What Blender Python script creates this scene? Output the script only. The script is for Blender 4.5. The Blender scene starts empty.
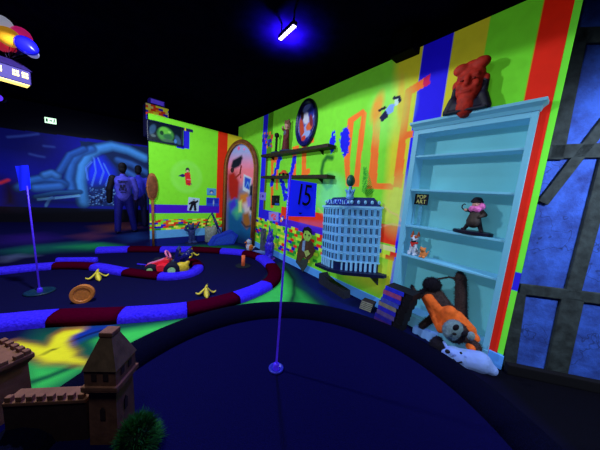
import bpy, bmesh, math, random
import numpy as np
from mathutils import Vector, Matrix, Quaternion
random.seed(7); RNG = np.random.RandomState(5)
PI = math.pi
SC = bpy.context.scene
COL = SC.collection

# ------------------------------------------------------------------ survey of the room (camera station and wall planes)
CAM_H = 1.55
F_PX = 225.0
_d = np.array([-128., 1600., 225.]); _d /= np.linalg.norm(_d)
_z = np.array([0, 0, 1.]); _f = _z - _d * (_z @ _d); _f /= np.linalg.norm(_f); _r = np.cross(_d, _f)

def ray(x, y):
    c = np.array([x - 300., y - 225., F_PX]); return np.array([c @ _r, c @ _f, -(c @ _d)])
CAM = np.array([0, 0, CAM_H])
def on_floor(x, y, z=0.0):
    r = ray(x, y); return CAM + r * ((z - CAM_H) / r[2])
def on_plane(x, y, P, n):
    r = ray(x, y); n = np.array([n[0], n[1], 0.]); return CAM + r * ((np.array([P[0], P[1], 0.]) - CAM) @ n / (r @ n))

class Wall:
    """vertical plane: s runs to the right along the wall, off comes out of it, z is height"""
    def __init__(self, P, e):
        self.P = np.array(P, float); self.e = np.array(e, float) / np.linalg.norm(e)
        self.n = np.array([self.e[1], -self.e[0]]); self.rz = math.atan2(self.e[1], self.e[0])
    def pt(self, s, off=0., z=0.):
        q = self.P + self.e * s + self.n * off; return (float(q[0]), float(q[1]), float(z))
    def sz(self, x, y, off=0.):
        p = on_plane(x, y, self.P + self.n * off, self.n); return float((p[:2] - self.P) @ self.e), float(p[2])
    def at(self, x, y, off=0.):
        s, z = self.sz(x, y, off); return self.pt(s, off, z)
W1 = Wall((1.28, 3.03), (.627, -.779))        # long painted wall on the right
W2 = Wall((-3.59, 5.30), (.703, .711))        # short painted wall, left of the corner
W3 = Wall((-8.93, 6.56), (.843, .537))        # sea mural at the back
W4 = Wall((2.105, 2.068), (.978, -.208))        # old plaster wall with beams

# ------------------------------------------------------------------ materials
def lin(c):
    return tuple(((v / 255.) / 12.92 if v / 255. <= .04045 else ((v / 255. + .055) / 1.055) ** 2.4) for v in c)
_M = {}
def mat(key, rgb, rough=.7, emit=0., metal=0., vary=.18, bump=0., scale=30., spec=.3, ecol=None):
    if key in _M: return _M[key]
    m = bpy.data.materials.new(key); m.use_nodes = True; nt = m.node_tree; N = nt.nodes; L = nt.links
    b = N['Principled BSDF']; c = lin(rgb)
    b.inputs['Roughness'].default_value = rough; b.inputs['Metallic'].default_value = metal
    b.inputs['Specular IOR Level'].default_value = spec
    tc = N.new('ShaderNodeTexCoord'); no = N.new('ShaderNodeTexNoise'); no.inputs['Scale'].default_value = scale
    no.inputs['Detail'].default_value = 4; L.new(tc.outputs['Object'], no.inputs['Vector'])
    rp = N.new('ShaderNodeValToRGB')
    rp.color_ramp.elements[0].position = .3; rp.color_ramp.elements[1].position = .7
    rp.color_ramp.elements[0].color = (*[v * (1 - vary) for v in c], 1)
    rp.color_ramp.elements[1].color = (*[min(1, v * (1 + vary)) for v in c], 1)
    L.new(no.outputs['Fac'], rp.inputs['Fac']); L.new(rp.outputs['Color'], b.inputs['Base Color'])
    if emit:
        b.inputs['Emission Strength'].default_value = emit
        if ecol: b.inputs['Emission Color'].default_value = (*lin(ecol), 1)
        else: L.new(rp.outputs['Color'], b.inputs['Emission Color'])
    if bump:
        bp = N.new('ShaderNodeBump'); bp.inputs['Strength'].default_value = bump; bp.inputs['Distance'].default_value = .02
        L.new(no.outputs['Fac'], bp.inputs['Height']); L.new(bp.outputs['Normal'], b.inputs['Normal'])
    _M[key] = m; return m
def paint_mat(key, emit=.1, rough=.75, spec=.25, bump=.0, gain=1.):
    if key in _M: return _M[key]
    m = bpy.data.materials.new(key); m.use_nodes = True; nt = m.node_tree; N = nt.nodes; L = nt.links
    b = N['Principled BSDF']; b.inputs['Roughness'].default_value = rough; b.inputs['Specular IOR Level'].default_value = spec
    a = N.new('ShaderNodeAttribute'); a.attribute_name = 'paint'
    no = N.new('ShaderNodeTexNoise'); no.inputs['Scale'].default_value = 9; no.inputs['Detail'].default_value = 5
    tc = N.new('ShaderNodeTexCoord'); L.new(tc.outputs['Object'], no.inputs['Vector'])
    mp = N.new('ShaderNodeMapRange'); mp.inputs['To Min'].default_value = .86; mp.inputs['To Max'].default_value = 1.1
    L.new(no.outputs['Fac'], mp.inputs['Value'])
    mx = N.new('ShaderNodeVectorMath'); mx.operation = 'SCALE'; L.new(a.outputs['Color'], mx.inputs[0]); L.new(mp.outputs['Result'], mx.inputs['Scale'])
    L.new(mx.outputs['Vector'], b.inputs['Base Color']); L.new(mx.outputs['Vector'], b.inputs['Emission Color'])
    b.inputs['Emission Strength'].default_value = emit
    if bump:
        n2 = N.new('ShaderNodeTexNoise'); n2.inputs['Scale'].default_value = 140; L.new(tc.outputs['Object'], n2.inputs['Vector'])
        bp = N.new('ShaderNodeBump'); bp.inputs['Strength'].default_value = bump; bp.inputs['Distance'].default_value = .01
        L.new(n2.outputs['Fac'], bp.inputs['Height']); L.new(bp.outputs['Normal'], b.inputs['Normal'])
    _M[key] = m; return m
def glow(key, rgb, s): return mat(key, rgb, .5, s, vary=.02)

# ------------------------------------------------------------------ object helpers
def tag(o, label=None, cat=None, group=None, kind=None):
    if label: o['label'] = label
    if cat: o['category'] = cat
    if group: o['group'] = group
    if kind: o['kind'] = kind
    return o
def thing(name, label, cat, loc=(0, 0, 0), rz=0., group=None, rot=None):
    o = bpy.data.objects.new(name, None); o.empty_display_size = .1; COL.objects.link(o)
    o.location = loc; o.rotation_euler = rot if rot else (0, 0, rz)
    return tag(o, label, cat, group)
def link(name, me, m, parent=None, smooth=True):
    if m is not None: me.materials.append(m)
    if smooth:
        for p in me.polygons: p.use_smooth = True
    o = bpy.data.objects.new(name, me); COL.objects.link(o)
    if parent is not None: o.parent = parent
    return o
def dup(root, loc=None, rz=None, label=None):
    r = root.copy(); COL.objects.link(r)
    if loc is not None: r.location = loc
    if rz is not None: r.rotation_euler = (0, 0, rz)
    if label: r['label'] = label
    for ch in list(root.children):
        c = ch.copy(); COL.objects.link(c); c.parent = r
        for g in list(ch.children):
            d = g.copy(); COL.objects.link(d); d.parent = c
    return r
def V(*a): return Vector(a[0] if len(a) == 1 else a)

class MB:
    def __init__(self): self.bm = bmesh.new(); self.T = Matrix()
    def _add(self, vs, fs):
        bv = [self.bm.verts.new(self.T @ Vector(v)) for v in vs]
        for f in fs:
            try: self.bm.faces.new([bv[i] for i in f])
            except ValueError: pass
        return self
    def box(self, a, b, rot=None, bev=0.):
        x0, y0, z0 = a; x1, y1, z1 = b
        c = Vector(((x0 + x1) / 2, (y0 + y1) / 2, (z0 + z1) / 2)); h = Vector(((x1 - x0) / 2, (y1 - y0) / 2, (z1 - z0) / 2))
        t = bmesh.new(); bmesh.ops.create_cube(t, size=2)
        for v in t.verts: v.co = Vector((v.co.x * h.x, v.co.y * h.y, v.co.z * h.z))
        if bev: bmesh.ops.bevel(t, geom=list(t.edges), offset=bev, segments=2, profile=.6, affect='EDGES')
        R = rot.to_4x4() if rot is not None else Matrix()
        t.verts.index_update()
        self._add([c + (R @ v.co) for v in t.verts], [[v.index for v in f.verts] for f in t.faces]); t.free(); return self
    def prism(self, pts, z0, z1, axis='z'):
        n = len(pts)
        def m(p, h): return (p[0], p[1], h) if axis == 'z' else ((p[0], h, p[1]) if axis == 'y' else (h, p[0], p[1]))
        vs = [m(p, z0) for p in pts] + [m(p, z1) for p in pts]
        fs = [list(range(n))[::-1], list(range(n, 2 * n))] + [[i, (i + 1) % n, n + (i + 1) % n, n + i] for i in range(n)]
        return self._add(vs, fs)
    def frustum(self, r0, r1, z0, z1, cx=0, cy=0):
        vs = [(cx + sx * r0[0], cy + sy * r0[1], z0) for sx, sy in ((-1, -1), (1, -1), (1, 1), (-1, 1))] + [(cx + sx * r1[0], cy + sy * r1[1], z1) for sx, sy in ((-1, -1), (1, -1), (1, 1), (-1, 1))]
        return self._add(vs, [[3, 2, 1, 0], [4, 5, 6, 7]] + [[i, (i + 1) % 4, 4 + (i + 1) % 4, 4 + i] for i in range(4)])
    def tube(self, path, rad, seg=10, sx=1.):
        path = [Vector(p) for p in path]; n = len(path); rad = rad if isinstance(rad, (list, tuple)) else [rad] * n
        vs = []; fs = []; prev = None
        for i, p in enumerate(path):
            t = (path[min(i + 1, n - 1)] - path[max(i - 1, 0)]).normalized()
            if prev is None:
                u = t.orthogonal().normalized()
            else:
                u = prev - t * prev.dot(t); u.normalize()
            prev = u; w = t.cross(u)
            for k in range(seg):
                a = 2 * PI * k / seg; vs.append(p + (u * math.cos(a) * sx + w * math.sin(a)) * rad[i])
        for i in range(n - 1):
            for k in range(seg):
                fs.append([i * seg + k, i * seg + (k + 1) % seg, (i + 1) * seg + (k + 1) % seg, (i + 1) * seg + k])
        fs.append(list(range(seg))[::-1]); fs.append([(n - 1) * seg + k for k in range(seg)])
        return self._add(vs, fs)
    def lathe(self, prof, seg=24, c=(0, 0, 0), sx=1., sy=1.):
        vs = []; fs = []; n = len(prof)
        for r, z in prof:
            for k in range(seg):
                a = 2 * PI * k / seg; vs.append((c[0] + r * math.cos(a) * sx, c[1] + r * math.sin(a) * sy, c[2] + z))
        for i in range(n - 1):
            for k in range(seg): fs.append([i * seg + k, i * seg + (k + 1) % seg, (i + 1) * seg + (k + 1) % seg, (i + 1) * seg + k])
        fs.append(list(range(seg))[::-1]); fs.append([(n - 1) * seg + k for k in range(seg)])
        return self._add(vs, fs)
    def ell(self, c, r, rot=None, u=16, v=10):
        t = bmesh.new(); bmesh.ops.create_uvsphere(t, u_segments=u, v_segments=v, radius=1)
        R = rot.to_4x4() if rot is not None else Matrix(); t.verts.index_update()
        r = r if isinstance(r, (tuple, list)) else (r, r, r)
        self._add([Vector(c) + (R @ Vector((q.co.x * r[0], q.co.y * r[1], q.co.z * r[2]))) for q in t.verts], [[q.index for q in f.verts] for f in t.faces]); t.free(); return self
    def mesh(self, name):
        bmesh.ops.recalc_face_normals(self.bm, faces=list(self.bm.faces))
        me = bpy.data.meshes.new(name); self.bm.to_mesh(me); self.bm.free(); return me
    def build(self, name, m, parent=None, smooth=False):
        o = link(name, self.mesh(name), m, parent, smooth)
        return o
def bake(o):
    dg = bpy.context.evaluated_depsgraph_get(); dg.update()
    me = bpy.data.meshes.new_from_object(o.evaluated_get(dg)); old = o.data
    o.modifiers.clear(); o.data = me
    return o
LASTB = [None]
def blob(name, shapes, m, parent=None, voxel=.02, smooth=3):
    """one continuous surface grown round tapered limbs and ellipsoids; limb: ('c', p, q, r0, r1), ball: ('e', c, r, rot)"""
    b = MB()
    for s in shapes:
        if s[0] == 'c':
            p, q, r0, r1 = Vector(s[1]), Vector(s[2]), s[3], s[4]
            k = 5; b.tube([p.lerp(q, i / k) for i in range(k + 1)], [r0 + (r1 - r0) * i / k for i in range(k + 1)], 12)
            b.ell(p, r0, None, 12, 8); b.ell(q, r1, None, 12, 8)
        else: b.ell(s[1], s[2], s[3] if len(s) > 3 else None)
    o = b.build(name, m, parent, True)
    md = o.modifiers.new('r', 'REMESH'); md.mode = 'VOXEL'; md.voxel_size = voxel; md.use_smooth_shade = True
    if smooth:
        sm = o.modifiers.new('s', 'SMOOTH'); sm.iterations = smooth; sm.factor = .5
    bake(o)
    for p in o.data.polygons: p.use_smooth = True
    LASTB[0] = o
    return o
def fuzz(o, n, ln, wd=.003, droop=.25, seed=1):
    """short blades of pile standing on the surface of o, in the same mesh"""
    me = o.data; nv = len(me.vertices); nf = len(me.polygons); co = np.empty(nv * 3); me.vertices.foreach_get('co', co); co = co.reshape(-1, 3)
    ar = np.empty(nf); me.polygons.foreach_get('area', ar); r = np.random.RandomState(seed); pick = r.choice(nf, n, p=ar / ar.sum())
    bm = bmesh.new(); bm.from_mesh(me)
    for k in pick:
        pl = me.polygons[k]; vs = list(pl.vertices); w_ = r.rand(len(vs)); w_ /= w_.sum(); c_ = Vector((co[vs] * w_[:, None]).sum(0)); nn = Vector(pl.normal)
        d = (nn + Vector(r.randn(3)) * .45 + Vector((0, 0, -droop))).normalized(); sd = nn.cross(Vector(r.randn(3))).normalized() * wd
        bm.faces.new([bm.verts.new(c_ - sd - nn * .002), bm.verts.new(c_ + sd - nn * .002), bm.verts.new(c_ + d * ln * r.uniform(.5, 1.2))])
    bm.to_mesh(me); bm.free()
    return o
def text(name, s, size, m, parent, loc, rot, depth=.004, sx=1., sp=1.):
    cu = bpy.data.curves.new(name, 'FONT'); cu.body = s; cu.size = size; cu.extrude = depth; cu.align_x = 'CENTER'; cu.align_y = 'CENTER'; cu.space_character = sp
    t = bpy.data.objects.new(name, cu); COL.objects.link(t)
    dg = bpy.context.evaluated_depsgraph_get(); dg.update(); me = bpy.data.meshes.new_from_object(t.evaluated_get(dg)); bpy.data.objects.remove(t)
    for v in me.vertices: v.co.x *= sx
    o = link(name, me, m, parent, False); o.location = loc; o.rotation_euler = rot; return o

# ------------------------------------------------------------------ painted surfaces: a dense grid whose colours are brushed on in wall coordinates
def inpoly(X, Y, pts):
    r = np.zeros(X.shape, bool); n = len(pts)
    for i in range(n):
        x0, y0 = pts[i]; x1, y1 = pts[(i + 1) % n]
        if y0 == y1: continue
        c = ((y0 > Y) != (y1 > Y)) & (X < (x1 - x0) * (Y - y0) / (y1 - y0) + x0); r ^= c
    return r
def segdist(X, Y, pts):
    d = np.full(X.shape, 1e9)
    for (x0, y0), (x1, y1) in zip(pts[:-1], pts[1:]):
        vx, vy = x1 - x0, y1 - y0; t = np.clip(((X - x0) * vx + (Y - y0) * vy) / (vx * vx + vy * vy + 1e-12), 0, 1)
        d = np.minimum(d, np.hypot(X - x0 - t * vx, Y - y0 - t * vy))
    return d
def vnoise(X, Y, sc, seed=0):
    t = np.random.RandomState(seed).rand(256, 256); x = X * sc; y = Y * sc; i = np.floor(x).astype(int); j = np.floor(y).astype(int)
    fx = x - i; fy = y - j; fx = fx * fx * (3 - 2 * fx); fy = fy * fy * (3 - 2 * fy); g = lambda a, b: t[a % 256, b % 256]
    return (g(i, j) * (1 - fx) + g(i + 1, j) * fx) * (1 - fy) + (g(i, j + 1) * (1 - fx) + g(i + 1, j + 1) * fx) * fy
class Canvas:
    def __init__(self, u0, u1, v0, v1, res, base):
        self.nu = int(round((u1 - u0) / res)) + 1; self.nv = int(round((v1 - v0) / res)) + 1
        self.u = np.linspace(u0, u1, self.nu); self.v = np.linspace(v0, v1, self.nv)
        self.U, self.Vv = np.meshgrid(self.u, self.v); self.C = np.empty(self.U.shape + (3,)); self.C[:] = lin(base)
        self.conv = lambda p: p
    def _p(self, pts): return [self.conv(p) for p in pts]
    def mix(self, a, rgb):
        a = np.clip(a, 0, 1).astype(float)[..., None]; self.C = self.C * (1 - a) + np.array(lin(rgb)) * a
    def rect(self, u0, u1, v0, v1, rgb, a=1.): self.mix(a * ((self.U >= u0) & (self.U < u1) & (self.Vv >= v0) & (self.Vv < v1)), rgb)
    def poly(self, pts, rgb, a=1.): self.mix(a * inpoly(self.U, self.Vv, self._p(pts)), rgb)
    def soft(self, pts, rgb, blur, a=1.):
        p = self._p(pts); i = inpoly(self.U, self.Vv, p); d = segdist(self.U, self.Vv, p + [p[0]]); s = np.where(i, d, -d)
        self.mix(a * np.clip(.5 + s / blur * .5, 0, 1), rgb)
    def line(self, pts, w, rgb, blur=.0, a=1.):
        d = segdist(self.U, self.Vv, self._p(pts)); self.mix(a * (np.clip((w / 2 - d) / blur + .5, 0, 1) if blur else (d < w / 2)), rgb)
    def ell(self, c, r, rgb, rot=0., blur=0., a=1., pix=None):
        c = self.conv(c); x = self.U - c[0]; y = self.Vv - c[1]; X = x * math.cos(rot) + y * math.sin(rot); Y = -x * math.sin(rot) + y * math.cos(rot)
        d = np.hypot(X / r[0], Y / r[1])
        if pix is not None: d = d + (vnoise(np.floor(self.U / pix), np.floor(self.Vv / pix), .93, 3) - .5) * .55
        self.mix(a * (np.clip((1 - d) / blur + .5, 0, 1) if blur else (d < 1)), rgb)
    def bricks(self, u0, u1, v0, v1, bu, bv, cols, seed=0, gap=0., mask=None):
        row = np.floor((self.Vv - v0) / bv).astype(int); sh = (row % 2) * .5 * bu; c = np.floor((self.U - u0 + sh) / bu).astype(int)
        t = np.random.RandomState(seed).randint(0, len(cols), (128, 512)); k = t[row % 128, c % 512]
        ins = (self.U >= u0) & (self.U < u1) & (self.Vv >= v0) & (self.Vv < v1)
        if mask is not None: ins &= mask(row, c)
        for i, rgb in enumerate(cols):
            if rgb is not None: self.mix(ins & (k == i), rgb)
    def build(self, name, m, P, parent=None, keep=None, back=None, cap=True, kind=None):
        """P(u, v) gives the point; back = (vector, colour(u, v) of the edge) closes the slab behind it"""
        pts = np.array(P(self.U.ravel(), self.Vv.ravel())).T.reshape(-1, 3); nu, nv = self.nu, self.nv
        idx = np.arange(nu * nv).reshape(nv, nu)
        q = np.stack([idx[:-1, :-1], idx[:-1, 1:], idx[1:, 1:], idx[1:, :-1]], -1).reshape(-1, 4)
        if keep is not None:
            k = keep(self.U, self.Vv); q = q[k.ravel()[q].all(1)]
        col = self.C.reshape(-1, 3)
        if back is not None:
            bv, ecol = back; bv = np.array(bv); n0 = len(pts)
            ring = np.concatenate([idx[0, :], idx[1:, -1], idx[-1, :-1][::-1], idx[1:-1, 0][::-1]]); n = len(ring)
            uu = self.U.ravel()[ring]; vv = self.Vv.ravel()[ring]; ec = np.array([lin(ecol(a, b)) for a, b in zip(uu, vv)])
            pts = np.concatenate([pts, pts[ring], pts[ring] + bv]); col = np.concatenate([col, ec, ec])
            i = np.arange(n); j = (i + 1) % n
            q = np.concatenate([q, np.stack([n0 + j, n0 + i, n0 + n + i, n0 + n + j], -1)])
            cs = [n0 + n, n0 + n + nu - 1, n0 + n + nu - 1 + nv - 1, n0 + n + 2 * (nu - 1) + nv - 1]
            if cap: q = np.concatenate([q, np.array([cs[::-1]])])
        used = np.unique(q); mp = np.full(len(pts), -1); mp[used] = np.arange(len(used)); q = mp[q]; pts = pts[used]; col = col[used]
        me = bpy.data.meshes.new(name); me.vertices.add(len(pts)); me.vertices.foreach_set('co', pts.ravel().astype(np.float32))
        me.loops.add(q.size); me.loops.foreach_set('vertex_index', q.ravel().astype(np.int32)); me.polygons.add(len(q))
        me.polygons.foreach_set('loop_start', (np.arange(len(q)) * 4).astype(np.int32)); me.update(calc_edges=True)
        a = me.attributes.new('paint', 'FLOAT_COLOR', 'POINT'); a.data.foreach_set('color', np.concatenate([col, np.ones((len(col), 1))], 1).ravel().astype(np.float32))
        me.validate(); o = link(name, me, m, parent, False)
        if kind: o['kind'] = kind
        return o
def wallP(W, off=0.):
    return lambda u, v: (W.P[0] + W.e[0] * u + W.n[0] * off, W.P[1] + W.e[1] * u + W.n[1] * off, v)

LIME = (128, 232, 48); YEL = (206, 204, 44); RED = (228, 52, 22); BLU = (30, 16, 235); PUR = (62, 22, 205); ORG = (236, 112, 40)
SKY = (66, 140, 235); NAVY = (6, 6, 62)
PAINT = paint_mat('fluorescent_paint', .26)
PAINT_DIM = paint_mat('dim_paint', .55)

# ================================================================== SETTING
# --- right wall -----------------------------------------------------------------
LIME1 = (116, 212, 52)
c = Canvas(-5.42, 1.24, 0, 3.42, .012, LIME1)
c.conv = lambda p: W1.sz(*p)
G2 = (92, 178, 40)
s_of = lambda x, y: W1.sz(x, y)[0]
c.soft([(398, 40), (392, 110), (383, 222), (420, 235), (440, 30)], YEL, .06)
c.rect(-.02, .05, .0, 3.5, YEL); c.rect(.05, .37, 0, 3.5, BLU); c.rect(.37, .68, 0, 3.5, (196, 192, 40)); c.rect(.68, 1.05, 0, 3.5, (108, 214, 44)); c.rect(1.05, 1.3, 0, 3.5, (222, 34, 14))
# letters painted across the wall
def bar(pts, w=.0): c.poly(pts, ORG)
bar([(405, 90), (430, 74), (430, 84), (412, 94), (407, 131), (413, 130), (413, 137), (406, 139), (402, 188), (393, 187), (399, 135)])
c.poly([(424, 78), (430, 74), (430, 84), (423, 88)], (205, 24, 90))
bar([(375, 103), (382, 100), (378, 160), (377, 183), (393, 184), (393, 190), (367, 189), (370, 160)])
bar([(348, 119), (363, 109), (367, 113), (361, 160), (359, 187), (346, 186), (344, 160)])
c.poly([(354, 122), (361, 116), (354, 178), (350, 178), (350, 160)], LIME1)
bar([(302, 141), (314, 138), (314, 142), (306.5, 145), (306, 169), (310, 168), (310, 173), (306, 176), (301.5, 176)])
bar([(292.5, 147), (299, 145), (299, 148), (296.5, 150), (296, 176), (292.5, 176)])
bar([(271, 159), (274, 156), (277, 156.5), (278.3, 160), (278, 190), (275.8, 190), (275.8, 162), (273.5, 163), (273.5, 208), (270.5, 208)])
# blue stripe at the left end; shadow beside it painted as darker bands
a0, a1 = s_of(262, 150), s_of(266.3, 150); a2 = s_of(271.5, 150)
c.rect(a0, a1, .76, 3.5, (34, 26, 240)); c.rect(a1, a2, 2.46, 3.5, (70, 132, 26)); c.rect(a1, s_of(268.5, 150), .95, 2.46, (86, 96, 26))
for i in range(26):
    x = RNG.uniform(263, 272); y = 140 + RNG.uniform(-7, 7); p = W1.sz(x, y); h = RNG.uniform(.03, .06)
    c.rect(p[0] - h, p[0] + h, p[1] - h * .8, p[1] + h * .8, [(40, 20, 150), (190, 60, 40), (60, 50, 200), (200, 120, 40)][i % 4])
# blue pixel splashes
def splat(p0, p1, w, n, seed):
    r = np.random.RandomState(seed)
    for i in range(n):
        t = r.rand(); x = p0[0] + (p1[0] - p0[0]) * t + r.randn() * w * .45; y = p0[1] + (p1[1] - p0[1]) * t + r.randn() * w * .45
        p = W1.sz(x, y); h = r.uniform(.02, .05); c.rect(p[0] - h, p[0] + h, p[1] - h, p[1] + h, (20, 26, 225))
splat((280, 157), (271, 186), 1.6, 60, 1); splat((281, 178), (286, 199), 1.8, 60, 2); splat((295, 157), (290, 178), 1.4, 50, 3)
for i, (p, rx, ry, rt) in enumerate((((332.5, 143), .065, .17, 0), ((345, 141), .10, .23, .15))):
    c.ell(p, (rx, ry), (14, 20, 225), rt, 0, 1, .03)
# sprayed letter and fern
c.line([(332, 158), (327, 157), (323.5, 162), (321.5, 171), (322.5, 182), (327, 188), (331, 185), (332, 177), (328, 176)], .085, (34, 108, 36), .05, 1.)
for k in range(16):
    t = k / 15; x = 368 - 3 * t; y = 196 - 26 * t; w = 6 * (1 - t * .8)
    c.line([(x, y), (x - w, y - 2 - w * .5)], .013, (40, 150, 40)); c.line([(x, y), (x + w, y - 2.5 - w * .5)], .013, (40, 150, 40))
# flying painter's figure: dark trousers, pale shirt, on a burst of pale paint
c.ell((388, 112), (.3, .36), (150, 240, 110), 0, .8, .6)
c.ell((377, 108), (.09, .2), (230, 150, 50), -.2, .7, .8); c.ell((401, 100), (.05, .3), (225, 180, 60), .1, .6, .6)
c.poly([(379, 118), (386, 109), (389, 112), (388, 117), (382, 122)], (14, 14, 70)); c.poly([(385.5, 110), (390, 104), (395, 104), (393, 112), (388, 115)], (120, 160, 240))
c.poly([(378, 110), (385, 106), (387, 108), (379, 112)], (12, 12, 40)); c.ell((397, 101), (.035, .06), (190, 220, 220), 0, 0); c.line([(394, 98), (399, 97), (400, 101)], .04, (20, 24, 60))
# bands under the letters
c.rect(s_of(262, 215), s_of(281, 214), .78, 1.06, (40, 24, 230)); c.rect(s_of(281, 214), .05, .95, 1.22, RED); c.rect(s_of(281, 214), s_of(340, 230), .78, .95, (70, 24, 215))
c.soft([(300, 221), (340, 224), (340, 229), (300, 224)], (110, 120, 220), .06, .3)
LEGO = [None, None, (190, 235, 60), (222, 46, 30), (36, 20, 200), (30, 150, 50), (225, 225, 60)]
c.bricks(-5.4, -1.05, .20, .82, .13, .062, LEGO, 4, mask=lambda r, k: ((k * 7 + r * 3) % 11) != 0)
c.bricks(-1.05, .1, .55, .92, .13, .062, LEGO, 6, mask=lambda r, k: r > 2)
c.rect(-.4, .05, .86, .93, (215, 225, 150)); c.soft([(345, 276), (384, 296), (392, 262), (350, 262)], (190, 225, 60), .1)
# soft pale burst round the hotel
c.ell((330, 195), (.32, .3), (120, 240, 190), 0, .9, .55); c.ell((398, 205), (.2, .35), (190, 235, 120), 0, .9, .5)
for pts in ([(318, 208), (323, 214), (330, 216)], [(383, 226), (392, 224), (402, 226)], [(383, 205), (390, 212), (397, 215), (402, 222)]): c.line(pts, .02, (235, 180, 140), .02, .6)
for x, y, col in ((281, 216, (225, 60, 50)), (283, 217, (60, 60, 220)), (282, 219, (225, 225, 225)), (284, 220, (40, 40, 160)), (281, 221, (225, 120, 50))):
    p = W1.sz(x, y); c.rect(p[0] - .04, p[0] + .04, p[1] - .03, p[1] + .03, col)
def edge1(u, v):
    if u < 1.2: return (20, 40, 20)
    return (40, 30, 225) if .62 < v < .82 else ((110, 235, 60) if v > .15 else SKY)
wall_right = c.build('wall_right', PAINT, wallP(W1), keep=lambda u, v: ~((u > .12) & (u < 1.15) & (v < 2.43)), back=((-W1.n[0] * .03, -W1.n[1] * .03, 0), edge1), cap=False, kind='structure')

c = Canvas(1.2425, 1.285, 0, 3.42, .0105, (112, 236, 60)); c.conv = lambda p: W1.sz(*p); bz0 = W1.sz(519, 292)[1]; bz1 = W1.sz(520, 273)[1]
c.rect(1.2, 1.4, bz0, bz1, (40, 30, 225)); c.rect(1.2, 1.4, 0, .14, SKY)
c.build('trim_2', PAINT, wallP(W1), back=((-W1.n[0] * .02, -W1.n[1] * .02, 0), lambda u, v: (20, 40, 30)), kind='structure')
# --- left wall --------------------------------------------------------------------
c = Canvas(0, 2.36, 0, 3.06, .012, LIME); c.conv = lambda p: W2.sz(*p)
c.rect(1.62, 1.91, .66, 3.1, (226, 44, 16)); c.rect(1.91, 2.4, .66, 3.1, (214, 190, 44))
c.rect(.74, .88, 2.44, 2.86, (34, 30, 225)); c.rect(.58, .76, 2.42, 2.5, (34, 30, 225)); c.rect(.72, .96, 2.86, 2.93, (24, 20, 90)); c.rect(.76, .8, 2.86, 2.93, YEL)
c.ell((187, 177), (.37, .40), (150, 245, 110), 0, .25, .55)
c.ell((187, 177), (.32, .35), LIME, 0, .35, .5)
# small flying painted figure in a red suit with a dark cape
c.poly([(184.5, 173), (190, 172), (191, 180), (190.5, 186), (186, 185), (185, 178)], (215, 40, 40)); c.poly([(178, 176), (183, 173.5), (185, 175), (184, 177.5)], (40, 20, 110))
c.ell((187.5, 170), (.05, .06), (60, 40, 60)); c.ell((187.6, 171), (.03, .03), (220, 190, 160)); c.rect(.82, .93, 1.66, 1.69, (240, 120, 150)); c.rect(.84, .95, 1.55, 1.58, (120, 30, 90))
c.rect(0, 1.72, .8, 1.02, (66, 14, 205))
c.bricks(0, 1.95, .37, .64, .115, .05, [(206, 230, 50), (222, 46, 26), (40, 20, 200), (225, 90, 30), (30, 130, 50), (240, 240, 90), LIME, LIME], 9)
c.rect(0, 2.4, .16, .38, (88, 160, 225)); c.rect(0, 2.4, 0, .17, (10, 22, 110))
wall_left = c.build('wall_left', PAINT, wallP(W2), back=((-W2.n[0] * .12, -W2.n[1] * .12, 0), lambda u, v: (20, 20, 70)), kind='structure')

# --- mural wall at the back ----------------------------------------------------------
c = Canvas(-3.2, 5.2, 0, 3.6, .02, (1, 1, 8)); c.conv = lambda p: W3.sz(*p)
N1 = vnoise(c.U, c.Vv, 1.3, 11); N2 = vnoise(c.U, c.Vv, 4, 12)
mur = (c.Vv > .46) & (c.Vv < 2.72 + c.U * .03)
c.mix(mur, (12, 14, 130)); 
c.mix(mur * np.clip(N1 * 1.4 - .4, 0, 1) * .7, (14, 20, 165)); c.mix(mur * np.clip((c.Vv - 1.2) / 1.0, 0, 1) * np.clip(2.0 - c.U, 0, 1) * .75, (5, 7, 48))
def limb(pts, w, col, sh=True):
    if sh: c.line(pts, w * 1.3, (6, 10, 50), w * .4, .85)
    col = tuple(min(255, int(v * 1.3)) for v in col); c.line(pts, w, col, w * .5); q = [(x - .8, y - 1.2) for x, y in pts]; c.line(q, w * .35, tuple(min(255, int(v * 1.35)) for v in col), w * .4, .6)
BON = (40, 88, 140)
c.mix(mur * inpoly(c.U, c.Vv, [W3.sz(*p) for p in [(80, 141), (148, 147), (148, 206), (84, 206), (82, 160)]]), (14, 34, 78))
c.soft([(83, 170), (92, 155), (102, 158), (112, 170), (116, 188), (84, 192)], (22, 44, 235), .18)
c.soft([(84, 183), (115, 180), (115, 206), (84, 206)], (20, 40, 96), .2)
for i in range(150):
    u = RNG.uniform(1.85, 2.75); v = RNG.uniform(.55, 1.15); c.ell(None, (.02, .02), (90, 140, 200)) if False else c.rect(u, u + RNG.uniform(.02, .06), v, v + RNG.uniform(.02, .06), [(86, 130, 190), (10, 14, 50), (50, 90, 160)][i % 3])
LB = lambda c_: tuple(int(v * 1.25) for v in c_)
limb([(145, 158), (128, 150), (112, 146), (98, 149), (88, 155), (82, 166), (80, 182), (83, 203)], .26, BON)
limb([(92, 149), (80, 153), (72, 163), (69, 178), (72, 190)], .2, (28, 64, 120)); limb([(84, 149), (70, 155), (62, 168), (54, 180), (44, 185)], .16, (24, 56, 112))
limb([(18, 188), (30, 181), (44, 178), (56, 180), (64, 184)], .2, (26, 60, 116)); limb([(36, 188), (48, 187), (60, 186)], .22, (30, 66, 122)); limb([(45, 175), (52, 173), (57, 176)], .18, (34, 72, 124))
limb([(36, 197), (56, 193), (80, 192)], .12, (22, 52, 92)); limb([(38, 200), (60, 198), (80, 196)], .05, (80, 130, 190)); limb([(46, 206), (50, 199), (53, 198)], .06, (60, 100, 160))
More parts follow.
